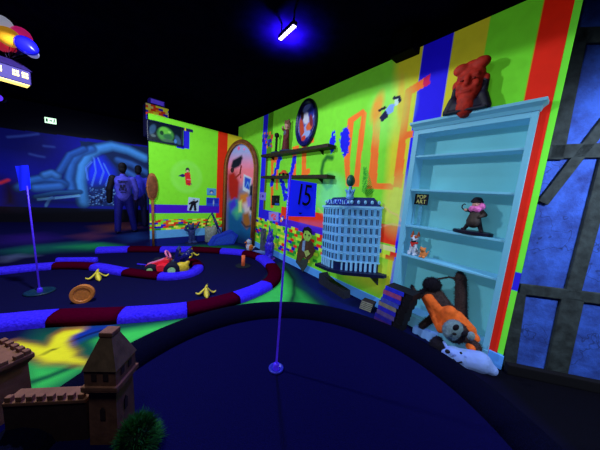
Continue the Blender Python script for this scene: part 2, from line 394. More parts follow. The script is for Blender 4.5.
for pts in ([(92, 186), (96, 172), (94, 158)], [(100, 184), (104, 172), (98, 158)], [(88, 180), (86, 168), (92, 162)], [(106, 186), (110, 176), (104, 164)]): limb(pts, .035, (50, 84, 170), False)
limb([(124, 170), (134, 176), (140, 186)], .2, (28, 58, 108)); limb([(118, 160), (132, 164), (146, 172)], .2, (26, 56, 104))
for pts in ([(8, 137), (22, 136), (38, 134)], [(30, 154), (38, 156), (44, 157)], [(44, 146), (54, 147)]): c.line(pts, .05, (40, 60, 140), .06, .8)
c.soft([(0, 178), (14, 182), (20, 196), (20, 208), (0, 208)], (24, 12, 24), .2); c.line([(0, 183), (8, 180)], .07, (190, 40, 40), .06, .8); c.soft([(20, 192), (80, 198), (84, 208), (16, 208)], (8, 14, 34), .2, .8)
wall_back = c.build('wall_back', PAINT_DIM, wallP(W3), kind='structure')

# --- floor: dark printed carpet -----------------------------------------------------------
c = Canvas(-10.6, 4.2, -1.2, 9.2, .022, (7, 6, 62)); c.conv = lambda p: tuple(on_floor(*p)[:2])
c.mix(np.clip(vnoise(c.U, c.Vv, .8, 21) - .2, 0, 1) * .5, (8, 5, 70))
c.soft([(150, 246), (240, 240), (330, 286), (400, 330), (440, 352), (425, 362), (380, 334), (330, 306), (296, 290), (280, 262), (240, 249)], (10, 24, 92), .12)
GR = (66, 214, 84); DG = (16, 84, 44)
c.soft([(232, 312), (262, 290), (276, 272), (283, 264), (292, 272), (299, 284), (320, 303), (322, 314), (262, 312)], DG, .16)
c.soft([(236, 309), (262, 294), (277, 280), (284, 272), (289, 280), (292, 293), (287, 307), (262, 309)], GR, .1)
c.soft([(293, 287), (302, 292), (315, 304), (312, 309), (294, 309), (296, 297)], (44, 170, 66), .08)
c.line([(284, 266), (294, 280), (294, 294), (290, 306)], .045, (6, 40, 40), .05)
c.soft([(140, 249), (200, 245), (236, 246), (252, 252), (236, 252), (190, 248), (150, 250)], (20, 110, 60), .14)
c.soft([(150, 243), (178, 243), (196, 245), (180, 247), (150, 247)], (12, 40, 120), .1)
# left front: green field, blue swoosh, yellow splash shape
c.soft([(15, 352), (40, 330), (120, 325), (200, 316), (225, 312), (190, 322), (150, 336), (132, 344), (100, 380), (60, 400), (20, 400)], (14, 90, 66), .14)
c.soft([(96, 340), (122, 331), (178, 322), (160, 331), (133, 343), (108, 352)], GR, .07)
c.soft([(64, 340), (72, 332), (92, 326), (114, 324), (108, 331), (86, 338), (72, 346)], (14, 52, 150), .06); c.line([(70, 342), (90, 334), (110, 328)], .03, (6, 18, 60), .03)
c.soft([(27, 365), (60, 366), (86, 366), (70, 376), (40, 392), (24, 398)], (60, 200, 84), .08); c.line([(26, 384), (50, 376), (74, 366)], .06, (14, 90, 56), .05)
star = [(12, 341), (30, 344), (46, 347), (51, 341), (55, 334), (64, 329), (82, 327), (84, 329), (72, 334), (67, 341), (70, 347), (76, 352), (75, 357), (88, 362), (88, 365), (64, 363), (46, 363), (36, 358), (24, 352), (12, 346)]
c.soft(star, (200, 130, 30), .06); c.soft([(x + (58 - x) * .08, y + (352 - y) * .1) for x, y in star], (246, 238, 40), .025)
c.line([(44, 354), (51, 350), (56, 349)], .022, (30, 30, 20), .02)
# far left swirls
c.soft([(0, 236), (40, 233), (60, 238), (30, 243), (0, 243)], (46, 16, 110), .3, .8); c.soft([(70, 236), (92, 232), (110, 236), (90, 240)], (86, 40, 70), .2, .8); c.soft([(96, 226), (128, 222), (136, 228), (104, 232)], (120, 62, 50), .3, .8)
c.soft([(0, 251), (30, 246), (80, 242), (118, 245), (112, 250), (60, 251), (20, 255)], (14, 92, 80), .22, .9); c.soft([(60, 247), (100, 243), (120, 246), (90, 249)], (28, 150, 80), .15, .7)
c.soft([(0, 257), (18, 254), (38, 256), (20, 258), (8, 262), (0, 262)], (90, 100, 150), .1, .7); c.soft([(120, 236), (140, 232), (148, 238), (130, 242)], (20, 50, 110), .2)
c.mix(np.clip((c.U - 1.2) / .8, 0, 1) * np.clip((2.3 - c.Vv) / .3, 0, 1), (2, 2, 14))  # near right of the carpet darkened in colour, standing in for light falloff
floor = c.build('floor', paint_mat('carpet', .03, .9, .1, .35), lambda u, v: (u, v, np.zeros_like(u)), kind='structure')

# --- ceiling, plaster wall with beams, pillar, baseboards --------------------------------
BLACK = mat('black_ceiling', (7, 7, 30), .95, vary=.3, scale=6, spec=0.)
ceil_o = MB().box((-11, -1.6, 3.62), (4.2, 9.2, 3.7)).build('ceiling', BLACK); ceil_o['kind'] = 'structure'
def plaster():
    m = bpy.data.materials.new('blue_plaster'); m.use_nodes = True; nt = m.node_tree; N = nt.nodes; L = nt.links; b = N['Principled BSDF']; b.inputs['Roughness'].default_value = .85
    tc = N.new('ShaderNodeTexCoord'); n1 = N.new('ShaderNodeTexNoise'); n1.inputs['Scale'].default_value = 5; n1.inputs['Detail'].default_value = 9; n1.inputs['Roughness'].default_value = .65
    L.new(tc.outputs['Object'], n1.inputs['Vector'])
    r = N.new('ShaderNodeValToRGB'); e = r.color_ramp.elements; e[0].position = .32; e[0].color = (*lin((34, 60, 150)), 1); e[1].position = .62; e[1].color = (*lin((60, 108, 235)), 1)
    L.new(n1.outputs['Fac'], r.inputs['Fac'])
    vo = N.new('ShaderNodeTexVoronoi'); vo.feature = 'DISTANCE_TO_EDGE'; vo.inputs['Scale'].default_value = 1.3
    n2 = N.new('ShaderNodeTexNoise'); n2.inputs['Scale'].default_value = 7; L.new(tc.outputs['Object'], n2.inputs['Vector'])
    ad = N.new('ShaderNodeVectorMath'); ad.operation = 'MULTIPLY_ADD'; ad.inputs[1].default_value = (.5, .5, .5); L.new(n2.outputs['Color'], ad.inputs[0]); L.new(tc.outputs['Object'], ad.inputs[2]); L.new(ad.outputs['Vector'], vo.inputs['Vector'])
    cr = N.new('ShaderNodeMapRange'); cr.inputs['From Max'].default_value = .012; cr.inputs['To Min'].default_value = .35; L.new(vo.outputs['Distance'], cr.inputs['Value'])
    mx = N.new('ShaderNodeVectorMath'); mx.operation = 'SCALE'; L.new(r.outputs['Color'], mx.inputs[0]); L.new(cr.outputs['Result'], mx.inputs['Scale']); L.new(mx.outputs['Vector'], b.inputs['Base Color'])
    bp = N.new('ShaderNodeBump'); bp.inputs['Strength'].default_value = .7; bp.inputs['Distance'].default_value = .03; L.new(n1.outputs['Fac'], bp.inputs['Height']); L.new(bp.outputs['Normal'], b.inputs['Normal'])
    return m
wp = bpy.data.objects.new('wall_stone', None); COL.objects.link(wp); wp['kind'] = 'structure'; wp.location = W4.pt(0); wp.rotation_euler = (0, 0, W4.rz)
MB().box((0, 0, 0), (2.6, .15, 3.6)).build('plaster_surface', plaster(), wp)
BEAM = mat('old_timber', (50, 60, 64), .85, vary=.45, scale=14, bump=.5)
def beam(a, b, w):
    (s0, z0), (s1, z1) = W4.sz(*a), W4.sz(*b); d = V(s1 - s0, 0, z1 - z0); L_ = d.length; an = math.atan2(d.z, d.x)
    m = MB(); R = Matrix.Rotation(-an, 3, 'Y'); cx = V((s0 + s1) / 2, -.02, (z0 + z1) / 2)
    m.box((cx.x - L_ / 2, cx.y - .005, cx.z - w / 2), (cx.x + L_ / 2, cx.y + .05, cx.z + w / 2), R, .008)
    return m.build('timber_beam', BEAM, wp)
beam((575, 37), (720, 34), .12); beam((578, 30), (553, 160), .12); beam((548, 152), (720, 148), .12); beam((606, 119), (541, 203), .085)
beam((611, 140), (571, 292), .115); beam((518, 288), (720, 313), .1); beam((571, 297), (550, 394), .17); beam((518, 292), (505, 386), .11)
s0 = W4.sz(502, 384)
# dark kerb at the foot of the plaster wall
kb = MB().box((0.0, -.12, 0), (2.6, -.062, .1), None, .01); o = kb.build('baseboard_stone', mat('black_skirting', (4, 4, 16), .9)); o['kind'] = 'structure'; o.location = W4.pt(0); o.rotation_euler = (0, 0, W4.rz)

SKYM = mat('pale_blue_skirting', (76, 146, 236), .55, .3, vary=.1, scale=5)
b = MB().box((-5.1, -.025, .0), (.17, 0, .14), None, .004).box((1.18, -.025, 0), (1.295, .0, .14), None, .004); o = b.build('baseboard_right', SKYM); o['kind'] = 'structure'; o.location = W1.pt(0, .003); o.rotation_euler = (0, 0, W1.rz)
# pillar behind the left end of the short wall, brick-pattern cap
c = Canvas(-.02, .44, 2.6, 3.3, .01, (20, 20, 60)); c.bricks(-.02, .5, 2.95, 3.3, .1, .05, [(225, 220, 50), (222, 60, 26), (40, 26, 190), (235, 150, 40), (210, 200, 120)], 13)
o = c.build('trim_1', PAINT, wallP(W2, -.125), back=((-W2.n[0] * .3, -W2.n[1] * .3, 0), lambda u, v: (12, 10, 60)), kind='structure')

# ================================================================== THINGS
K = lambda key, rgb, **k: mat(key, rgb, **k)
# --- bookcase -------------------------------------------------------------------
BC = K('bookcase_paint', (106, 180, 216), rough=.5, vary=.05, scale=3, emit=.15)
bk = thing('bookcase', 'tall pale blue bookcase with crown moulding against the right end of the painted wall', 'bookcase', W1.pt(0, 0), W1.rz)
XL, XR, DP, DB = .105, 1.176, .05, .17          # the case is let into the wall: front 5 cm proud of it
for x0, x1 in ((XL, XL + .06), (XR - .045, XR)): MB().box((x0, -DP, 0), (x1, -.001, 2.42), None, .003).box((x0 + (.03 if x0 < .5 else .0), -.002, 0), (x1 - (.0 if x0 < .5 else .035), DB, 2.40)).build('side_panel', BC, bk)
MB().box((XL + .03, DB, .0), (XR - .03, DB + .015, 2.40)).build('back_panel', K('bookcase_back', (98, 180, 196), rough=.6, vary=.08, scale=2, emit=.2), bk)
for z in (.17, .88, 1.262, 1.715, 2.12): MB().box((XL + .0605, -DP + .01, z - .022), (XR - .0455, DB - .001, z), None, .003).build('shelf_board', BC, bk)
MB().box((XL + .0605, -DP, 2.37), (XR - .0455, DB, 2.42)).build('top_panel', BC, bk)
mprof = [(0, 2.42), (.012, 2.42), (.03, 2.45), (.075, 2.475), (.075, 2.50), (0, 2.50)]
m = MB()
for i in range(len(mprof) - 1):
    (a, z0), (b_, z1) = mprof[i], mprof[i + 1]
    m._add([(XL - a * .35, -.003, z0), (XL - a * .35, -DP - a, z0), (XR + a * .6, -DP - a, z0), (XR + a * .6, -.003, z0), (XL - b_ * .35, -.003, z1), (XL - b_ * .35, -DP - b_, z1), (XR + b_ * .6, -DP - b_, z1), (XR + b_ * .6, -.003, z1)], [[0, 1, 5, 4], [1, 2, 6, 5], [2, 3, 7, 6]])
m._add([(XL - .026, -.003, 2.50), (XL - .026, -DP - .075, 2.50), (XR + .045, -DP - .075, 2.50), (XR + .045, -.003, 2.50)], [[0, 1, 2, 3]])
m.build('crown_moulding', BC, bk)
MB().box((XL - .004, -DP - .014, 0), (XR + .004, -DP - .001, .142), None, .004).build('plinth', BC, bk)

# --- red bust on the bookcase -------------------------------------------------------
bz = 2.5015
t = thing('bust_statue', 'large red bust of a man in a dark coat on top of the bookcase', 'statue', W1.pt(.635, .1, bz), W1.rz)
RD = K('bust_red', (176, 36, 22), rough=.7, vary=.35, scale=14, bump=.2); DK = K('bust_dark', (24, 20, 46), rough=.6, vary=.5, scale=20)
blob('head', [('e', (0, .0, .34), (.125, .075, .13)), ('e', (0, -.01, .22), (.115, .075, .12)), ('e', (0, -.035, .125), (.085, .05, .06)), ('c', (-.07, -.055, .335), (.07, -.055, .335), .02, .02), ('c', (0, -.07, .33), (0, -.088, .255), .018, .03), ('e', (-.065, -.06, .25), (.04, .022, .04)), ('e', (.065, -.06, .25), (.04, .022, .04)), ('e', (0, -.075, .185), (.05, .02, .014)), ('e', (-.135, .01, .29), (.025, .03, .05)), ('e', (.135, .01, .29), (.025, .03, .05)), ('c', (0, 0, .2), (0, .01, .05), .08, .1),
     ('e', (-.085, -.03, .425), (.075, .05, .055)), ('e', (.08, -.03, .44), (.075, .05, .055)), ('e', (0, -.0, .43), (.1, .06, .07))], RD, t, .0095, 1)
blob('shoulders', [('e', (0, .01, .08), (.17, .07, .07)), ('e', (0, .01, .05), (.185, .07, .055)), ('c', (-.13, 0, .14), (-.175, 0, .03), .045, .04), ('c', (.13, 0, .14), (.175, 0, .03), .045, .04), ('c', (-.125, .01, .16), (-.125, .01, .26), .035, .03), ('c', (.125, .01, .16), (.13, .01, .3), .035, .03)], DK, t, .012, 2)
MB().box((-.185, -.075, 0), (.185, .075, .02), None, .006).build('base', DK, t)
for sx in (-1, 1): MB().ell((sx * .05, -.075, .295), (.018, .010, .010)).build('eye', K('bust_eye', (120, 24, 18)), t)

# --- figurine with pink scarf ----------------------------------------------------------
t = thing('collector_figurine', 'figurine in a long brown coat and pink scarf on an oval black base, third shelf', 'figurine', W1.pt(.845, -.05, 1.2625), W1.rz)
BB = K('figurine_base', (16, 14, 40), rough=.4); CO = K('figurine_coat', (62, 52, 50), vary=.3); DKF = K('figurine_dark', (26, 18, 34)); PNK = K('figurine_pink', (224, 110, 190), vary=.25, scale=60, bump=.3); SKN = K('figurine_skin', (190, 140, 130))
MB().lathe([(.17, 0), (.18, .008), (.18, .03), (.172, .037), (0.001, .037)], 32, (0, 0, 0), 1, .6).build('base', BB, t, False)
blob('body', [('c', (-.02, 0, .16), (-.075, -.005, .045), .028, .018), ('c', (.03, 0, .16), (.075, 0, .045), .028, .018), ('e', (-.082, -.02, .047), (.02, .035, .013)), ('e', (.08, -.02, .047), (.02, .035, .013)), ('e', (0, 0, .2), (.05, .038, .06))], DKF, t, .006, 2)
blob('coat', [('e', (0, 0, .235), (.052, .042, .05)), ('c', (0, 0, .22), (-.005, 0, .135), .05, .068), ('c', (.045, 0, .255), (.085, -.005, .215), .024, .02), ('c', (.085, -.005, .215), (.05, -.04, .195), .02, .017), ('c', (-.045, 0, .255), (-.075, -.045, .25), .023, .018)], CO, t, .007, 2)
blob('head', [('e', (0, -.005, .315), (.045, .042, .048)), ('e', (0, -.048, .31), (.008, .01, .012))], SKN, t, .006, 1)
blob('scarf', [('e', (.005, -.012, .28), (.062, .05, .03)), ('e', (-.03, -.04, .27), (.03, .02, .035)), ('e', (.045, -.02, .3), (.035, .03, .04)), ('e', (.02, -.045, .265), (.03, .02, .03))], PNK, t, .007, 1)
blob('hat', [('e', (-.005, 0, .348), (.058, .055, .026)), ('e', (-.005, 0, .368), (.045, .042, .03))], DKF, t, .007, 1)
MB().tube([(-.075, -.045, .25), (-.1, -.05, .255), (-.118, -.05, .275), (-.116, -.05, .3), (-.1, -.05, .315), (-.09, -.05, .31)], .006, 8).build('hook', DKF, t, True)
MB().ell((-.08, -.05, .252), .016).build('hand', SKN, t, True)

# --- dog figurine + small orange toy ---------------------------------------------------
t = thing('dog_figurine', 'sitting white toy dog with brown ears and red scarf on the fourth shelf', 'figurine', W1.pt(.275, -.04, .8805), W1.rz)
WH = K('toy_white', (190, 205, 225)); BRN = K('toy_brown', (176, 84, 44)); REDM = K('toy_red', (214, 44, 40)); BLK = K('toy_black', (12, 10, 16))
blob('body', [('e', (0, .01, .06), (.05, .05, .06)), ('c', (0, 0, .08), (0, -.012, .16), .042, .032), ('c', (-.025, -.03, .12), (-.028, -.04, .015), .017, .014), ('c', (.025, -.03, .12), (.028, -.04, .015), .017, .014), ('e', (-.028, -.05, .012), (.018, .026, .012)), ('e', (.028, -.05, .012), (.018, .026, .012)), ('e', (-.045, .0, .03), (.025, .045, .03)), ('e', (.045, .0, .03), (.025, .045, .03)), ('c', (.03, .05, .03), (.07, .06, .08), .012, .007),
     ('e', (0, -.015, .225), (.048, .045, .042)), ('e', (0, -.058, .208), (.026, .032, .022))], WH, t, .007, 2)
for sx in (-1, 1): MB().frustum((.02, .009), (.004, .003), 0, .062, sx * .035, 0).build('ear', BRN, t).location = (0, -.005, .25)
for sx in (-1, 1): MB().ell((sx * .024, -.04, .243), (.02, .022, .022)).build('eye_patch', BRN, t, True)
MB().ell((0, -.09, .213), (.012, .008, .009)).build('nose', BLK, t, True)
MB().ell((0, -.04, .185), (.03, .03, .014)).build('mouth', BLK, t, True)
MB().lathe([(.034, .15), (.044, .155), (.046, .168), (.036, .178)], 20, (0, -.01, 0)).prism([(-.03, .165), (.03, .165), (0, .11)], -.062, -.05, 'y').build('scarf', REDM, t)
t = thing('toy_animal', 'tiny orange crouching toy animal beside the white toy dog', 'toy', W1.pt(.40, -.03, .8805), W1.rz)
OT = K('toy_orange', (226, 132, 66))
blob('body', [('e', (0, 0, .045), (.04, .035, .045)), ('e', (-.005, -.02, .1), (.034, .03, .03)), ('e', (-.03, -.015, .125), (.011, .008, .014)), ('e', (.022, -.015, .125), (.011, .008, .014)), ('e', (-.022, -.03, .012), (.016, .025, .012)), ('e', (.022, -.03, .012), (.016, .025, .012)), ('c', (.035, .01, .03), (.06, .0, .1), .009, .006)], OT, t, .006, 2)
for sx in (-1, 1): MB().ell((sx * .012 - .005, -.048, .105), .005).build('eye', BLK, t, True)

# --- black plaque ------------------------------------------------------------------------
t = thing('wall_plaque', 'square black plaque with yellow lettering standing on the third shelf', 'plaque', W1.pt(.268, -.06, 1.2625), W1.rz)
t.location = W1.pt(.268, -.06, 1.2625)
MB().box((-.08, -.012, .265), (.08, .008, .40), None, .004).build('panel', K('plaque_black', (12, 14, 34)), t)
PT = K('plaque_print', (206, 206, 120), emit=.1)
text('lettering', 'POP', .068, PT, t, (0, -.0135, .362), (PI / 2, 0, 0), .001, .9); text('lettering', 'ART', .068, PT, t, (0.004, -.0135, .303), (PI / 2, 0, 0), .001, .95)
MB().box((-.02, 0.0085, 0), (.02, .02, .26)).box((-.05, -.02, 0), (.05, .03, .008)).build('stand', K('plaque_stand', (84, 160, 196)), t)

# --- books ---------------------------------------------------------------------------------
cols = [((70, 34, 120), 'violet'), ((36, 30, 150), 'dark blue'), ((92, 78, 140), 'mauve'), ((40, 36, 190), 'bright blue'), ((134, 128, 110), 'cream'), ((60, 76, 180), 'steel blue'), ((36, 40, 200), 'cobalt blue'), ((156, 70, 120), 'dusty pink'), ((32, 44, 214), 'vivid blue')]
place = ['lowest of the stack', 'second from the bottom', 'third from the bottom', 'fourth from the bottom', 'in the middle', 'above the cream one', 'third from the top', 'second from the top', 'topmost of the stack']
z = 0.002
for i, ((rgb, nm), pl) in enumerate(zip(cols, place)):
    h = .053 if i in (4, 6, 8) else .058
    x0 = -.045 + .012 * i + RNG.uniform(-.01, .01)
    t = thing('book', '%s-spined black book lying %s left of the bookcase' % (nm, pl), 'book', W1.pt(.235 + x0, .265, z), W1.rz + RNG.uniform(-.03, .03), 'books stacked on the floor')
    MB().box((-.10, -.1, 0), (.23, .095, .006)).box((-.10, -.1, h - .006), (.23, .095, h)).box((.17, -.1, .0061), (.23, .095, h - .0061)).build('cover', K('book_black', (9, 8, 16)), t)
    MB().box((-.095, -.09, .0062), (.1695, .093, h - .0062)).build('pages', K('book_pages', (24, 22, 34)), t)
    MB().box((-.102, -.108, .001), (.13, -.1005, h - .001), None, .003).build('spine', K('book_spine_' + nm.replace(' ', '_'), rgb, emit=.05), t)
    z += h + .0006
z = .003
for i in range(5):
    t = thing('notebook', 'pale paperback %s small bundle beside the black book stack' % ['at the bottom of the', 'second from the bottom of the', 'in the middle of the', 'second from the top of the', 'on top of the'][i], 'book', W1.pt(-.14 + .006 * i, .20, z), W1.rz + .25 + RNG.uniform(-.05, .05), 'small bundle of pale paperbacks')
    MB().box((-.085, -.06, 0), (.085, .06, .026), None, .004).build('cover', K('notebook_brown', (58, 46, 48)), t)
    MB().box((-.082, -.0625, .004), (.08, -.0602, .022)).build('pages', K('notebook_pages', (170, 176, 150), emit=.04), t)
    z += .027

# --- plush animals ---------------------------------------------------------------------------
def wpt(x, y, off): return Vector(W1.at(x, y, off))
def plush_root(name, label, x, y, off):
    s, _ = W1.sz(x, y, off); return thing(name, label, 'plush toy', W1.pt(s, off, 0.))
def loc(root, x, y, off): return wpt(x, y, off) - Vector(root.location)
FUR = K('brown_fur', (66, 50, 50), rough=.95, vary=.6, scale=90, bump=.8); FACE = K('grey_fur', (118, 146, 156), rough=.95, vary=.2, scale=60, bump=.4); DFUR = K('black_fur', (16, 12, 26), rough=.95, vary=.6, scale=80, bump=.7)
SHIRT = K('orange_cloth', (236, 104, 34), rough=.85, vary=.22, scale=18, bump=.5, emit=.04)
sl = plush_root('sloth_plush', 'big brown plush sloth in an orange shirt lying in the lowest bookcase compartment', 440, 320, .02)
q = lambda x, y, off=.06: loc(sl, x, y, off)
blob('body', [('e', q(432, 286, 0.03), (.085, .08, .085)), ('c', q(436, 296, 0.03), q(462, 332, 0.07), .09, .08), ('e', q(456, 331, 0.12), (.12, .11, .125)), ('c', q(461, 318, -0.05), q(461, 279, -0.06), .062, .055), ('e', q(460, 275, -0.06), (.045, .04, .045)), ('c', q(430, 292, 0.09), q(418, 297, 0.13), .035, .028), ('c', q(418, 297, 0.13), q(413, 288, 0.13), .028, .022), ('c', q(457, 279, -0.05), q(449, 277, -0.04), .016, .013), ('c', q(449, 277, -0.04), q(438, 279, -0.01), .013, .016),
     ('c', q(440, 312, 0.09), q(422, 326, 0.12), .045, .04), ('c', q(470, 340, 0.09), q(477, 348, 0.11), .05, .045)], FUR, sl, .014, 2); fuzz(LASTB[0], 6000, .022, .0025)
blob('shirt', [('c', q(430, 298, 0.06), q(456, 325, 0.05), .095, .10), ('c', q(428, 302, 0.09), q(440, 330, 0.15), .05, .035), ('c', q(456, 318, 0.07), q(470, 330, 0.05), .085, .06), ('e', q(474, 338, 0.06), (.055, .05, .05)), ('e', q(471, 347, 0.14), (.05, .05, .035)), ('c', q(450, 312, 0.11), q(446, 330, 0.13), .07, .05)], SHIRT, sl, .013, 2)
blob('dark_hair', [('e', q(432, 285, .06), (.1, .08, .09)), ('c', q(424, 292, .1), q(414, 296, .13), .04, .03), ('c', q(414, 296, .13), q(412, 286, .13), .03, .02)], DFUR, sl, .014, 1); fuzz(LASTB[0], 2500, .022, .0025)
fc = q(453, 330, 0.20)
blob('face', [('e', fc, (.105, .07, .11)), ('e', q(449, 334, 0.26), (.045, .04, .035))], FACE, sl, .010, 2); fuzz(LASTB[0], 2500, .012, .002)
for x, y, r in ((456, 327.5, .0), (464.5, 334, .0)): MB().ell(q(x, y, .475), (.026, .018, .032), Matrix.Rotation(.6, 3, 'Y')).build('eye_patch', DFUR, sl, True)
MB().ell(q(454.5, 334, 0.29), (.02, .016, .014)).build('nose', BLK, sl, True)
MB().ell(q(471, 336, 0.21), (.035, .03, .045)).build('ear', FACE, sl, True)
WF = K('white_fur', (128, 160, 232), rough=.95, vary=.05, scale=25, bump=.1, emit=.1, spec=.05)
sw = plush_root('seal_plush', 'white plush seal with black nose lying at the foot of the bookcase', 470, 365, .2)
q2 = lambda x, y, off=.22: loc(sw, x, y, off)
blob('body', [('e', q2(454, 355, 0.240), (.095, .09, .085)), ('c', q2(460, 358, 0.230), q2(480, 362, 0.200), .095, .10), ('c', q2(480, 362, 0.200), q2(492, 370, 0.180), .095, .05), ('e', q2(446, 353, 0.300), (.045, .045, .036)), ('c', q2(459, 365, 0.240), q2(466, 372, 0.300), .05, .035), ('e', q2(466, 373, 0.300), (.06, .05, .032)), ('e', q2(443, 343.5, 0.240), (.034, .03, .03))], WF, sw, .012, 2)
MB().ell(q2(447.5, 351.5, 0.350), (.024, .02, .02)).build('nose', BLK, sw, True)
MB().ell(q2(461, 353, 0.325), (.012, .01, .012)).build('eye', BLK, sw, True)
MB().tube([q2(453, 359, 0.335), q2(457, 363, 0.330), q2(462, 362, 0.325)], .008, 6).build('mouth', BLK, sw, True)
ob = plush_root('plush_ball', 'round black furry ball between the white seal and the sloth plush', 437, 347, .27)
o = blob('fur', [('e', loc(ob, 437, 346, .27), (.075, .07, .085)), ('e', loc(ob, 438, 341, .24), (.05, .05, .05))], K('dark_plush', (26, 22, 34), rough=.95, vary=.6, scale=70, bump=.6), ob, .012, 1); fuzz(o, 1500, .018, .002)
pk = plush_root('folded_towel', 'folded pale blue cloth hanging over the bookcase plinth beside the book stack', 422, 340, .12); pk['category'] = 'cloth'; TW = K('towel_blue', (110, 160, 240), rough=.9, vary=.1, emit=.2)
m = MB(); A = loc(pk, 413, 326, .16); B = loc(pk, 436, 334, .17); C_ = loc(pk, 432, 352, .2); D_ = loc(pk, 411, 342, .2)
n3 = Vector((W1.n[0], W1.n[1], 0)); G = 9
vs = []
for i in range(G):
    for j in range(G):
        a = A.lerp(B, i / 8).lerp(D_.lerp(C_, i / 8), j / 8); vs.append(a + n3 * (.012 * math.sin(i * 2.2)) + V(0, 0, -.008 * math.cos(i * 2.2) * (j / 8)))
fs = [[i * G + j, i * G + j + 1, (i + 1) * G + j + 1, (i + 1) * G + j] for i in range(G - 1) for j in range(G - 1)]
m._add(vs, fs); m._add([v - n3 * .05 for v in vs], fs); m.build('cloth', TW, pk, True)

# --- model of a hotel on a wall-mounted board -------------------------------------------------
HZ = .49
TILT = -.075
def tilted(name, label, cat, dx=0., dz=0.):
    ca, sa = math.cos(TILT), math.sin(TILT); x, z = dx + .55, dz - HZ; return thing(name, label, cat, W1.pt(-.55 + x * ca + z * sa, 0, HZ - x * sa + z * ca), rot=(0, TILT, W1.rz))
bd = tilted('display_board', 'dark navy board fixed to the wall under the model hotel', 'shelf')
MB().prism([(-1.0, -.03), (-1.0, -.47), (-.66, -.52), (-.42, -.47), (-.0, -.11), (.0, -.03)], HZ - .045, HZ).build('panel', K('board_navy', (14, 20, 58), rough=.5), bd)
for s in (-.8, -.15): MB().prism([(-.004, HZ - .046), (-.2, HZ - .046), (-.004, HZ - .2)], s - .012, s + .012, 'x').build('bracket', K('board_navy', (14, 20, 58)), bd)
ht = tilted('model_hotel', 'pale blue architectural model of a corner hotel with rows of windows', 'model building', 0, HZ + .001)
HB = K('hotel_plaster', (100, 174, 230), rough=.6, vary=.08, scale=9, emit=.1); HB2 = K('hotel_trim', (130, 196, 240), rough=.6, vary=.05, emit=.12); HD = K('hotel_dark', (14, 26, 84), rough=.5); HW = K('hotel_window', (12, 34, 92), rough=.25); HR = K('hotel_roof', (22, 44, 112), rough=.6)
foot = [(-.94, -.03), (-.94, -.38), (-.68, -.445), (-.55, -.44), (-.47, -.38), (-.13, -.06), (-.13, -.03)]
def inset(pts, d):
    cx, cy = -.55, -.10; return [(cx + (x - cx) * (1 + d), min(-.02, cy + (y - cy) * (1 + d))) for x, y in pts]
MB().prism(inset(foot, -.02), 0, .13).build('ground_floor', HD, ht)
MB().prism(foot, .13, .93).build('facade', HB, ht)
for z, d, h in ((.12, .03, .02), (.253, .012, .012), (.383, .012, .012), (.513, .012, .012), (.643, .02, .014), (.773, .012, .012), (.905, .045, .03)): MB().prism(inset(foot, d), z, z + h).build('cornice', HB2, ht)
m = MB(); lo = inset(foot, -.03); hi = inset(foot, -.3); n = len(foot)
m._add([(x, y, .935) for x, y in lo] + [(x, y, 1.06) for x, y in hi], [list(range(n))[::-1], [n + i for i in range(n)]] + [[i, (i + 1) % n, n + (i + 1) % n, n + i] for i in range(n)]); m.build('roof', HR, ht)
wm = MB().box((-.015, -.006, 0), (.015, .004, .084)).mesh('window'); wf = MB().box((-.02, -.012, -.01), (.02, .003, -.003)).box((-.021, -.012, .086), (.021, .003, .093)).box((-.002, -.009, 0), (.002, -.0062, .084)).mesh('window_frame')
wm.materials.append(HW); wf.materials.append(HB2)
def face_windows(p, q_, nw, z0s):
    p = V(p[0], p[1], 0); q_ = V(q_[0], q_[1], 0); d = q_ - p; rz = math.atan2(d.y, d.x)
    for z in z0s:
        for i in range(nw):
            o = bpy.data.objects.new('window', wm); COL.objects.link(o); o.parent = ht; o.location = p + d * ((i + .5) / nw) + V(0, 0, z); o.rotation_euler = (0, 0, rz)
            f = bpy.data.objects.new('window_frame', wf); COL.objects.link(f); f.parent = o
ZS = (.15, .28, .41, .54, .67, .80)
face_windows(foot[1], foot[2], 4, ZS); face_windows(foot[2], foot[3], 2, ZS); face_windows(foot[3], foot[4], 1, ZS); face_windows(foot[4], foot[5], 6, ZS)
def along(p, q_, nw, fn):
    p = V(p[0], p[1], 0); q_ = V(q_[0], q_[1], 0)
    for i in range(nw): fn(p.lerp(q_, (i + .5) / nw))
pl = MB()
for a, b_, n_ in ((foot[1], foot[2], 5), (foot[4], foot[5], 7), (foot[2], foot[4], 3)): along(a, b_, n_, lambda v: pl.box((v.x - .012, v.y - .014, .0), (v.x + .012, v.y + .012, .128)))
pl.build('pilasters', HB2, ht)
def dormer(v): MB().ell((v.x, v.y + .03, .99), (.02, .025, .028), None, 10, 6).build('dormer', HB2, ht, True)
for a, b_, n_ in ((foot[1], foot[2], 4), (foot[4], foot[5], 5)): along(a, b_, n_, dormer)
text('lettering', 'ATLANTIC', .098, K('hotel_letters', (30, 30, 190)), ht, (-.555, -.475, .985), (PI / 2, 0, .1), .006, .78)
MB().box((-.75, -.469, .955), (-.38, -.457, 1.02), Matrix.Rotation(.1, 3, 'Z')).build('sign_board', HB2, ht)
t = tilted('egg_sculpture', 'dark green egg balanced on a pale blue splash on the hotel roof', 'sculpture', -.50, HZ + 1.062); t.location = V(*t.location) + V(W1.n[0], W1.n[1], 0) * .29; t.scale = (.8, .8, .8)
SP = K('splash_blue', (104, 170, 232), rough=.4)
blob('splash', [('c', (0, 0, .0), (0, 0, .1), .075, .05), ('c', (-.04, 0, .06), (-.11, 0, .16), .04, .008), ('c', (.04, 0, .06), (.11, 0, .15), .04, .008), ('c', (0, 0, .08), (.0, 0, .2), .035, .03), ('c', (.02, -.03, .06), (.05, -.08, .14), .03, .008), ('c', (-.02, -.03, .06), (-.05, -.08, .13), .03, .008)], SP, t, .01, 1)
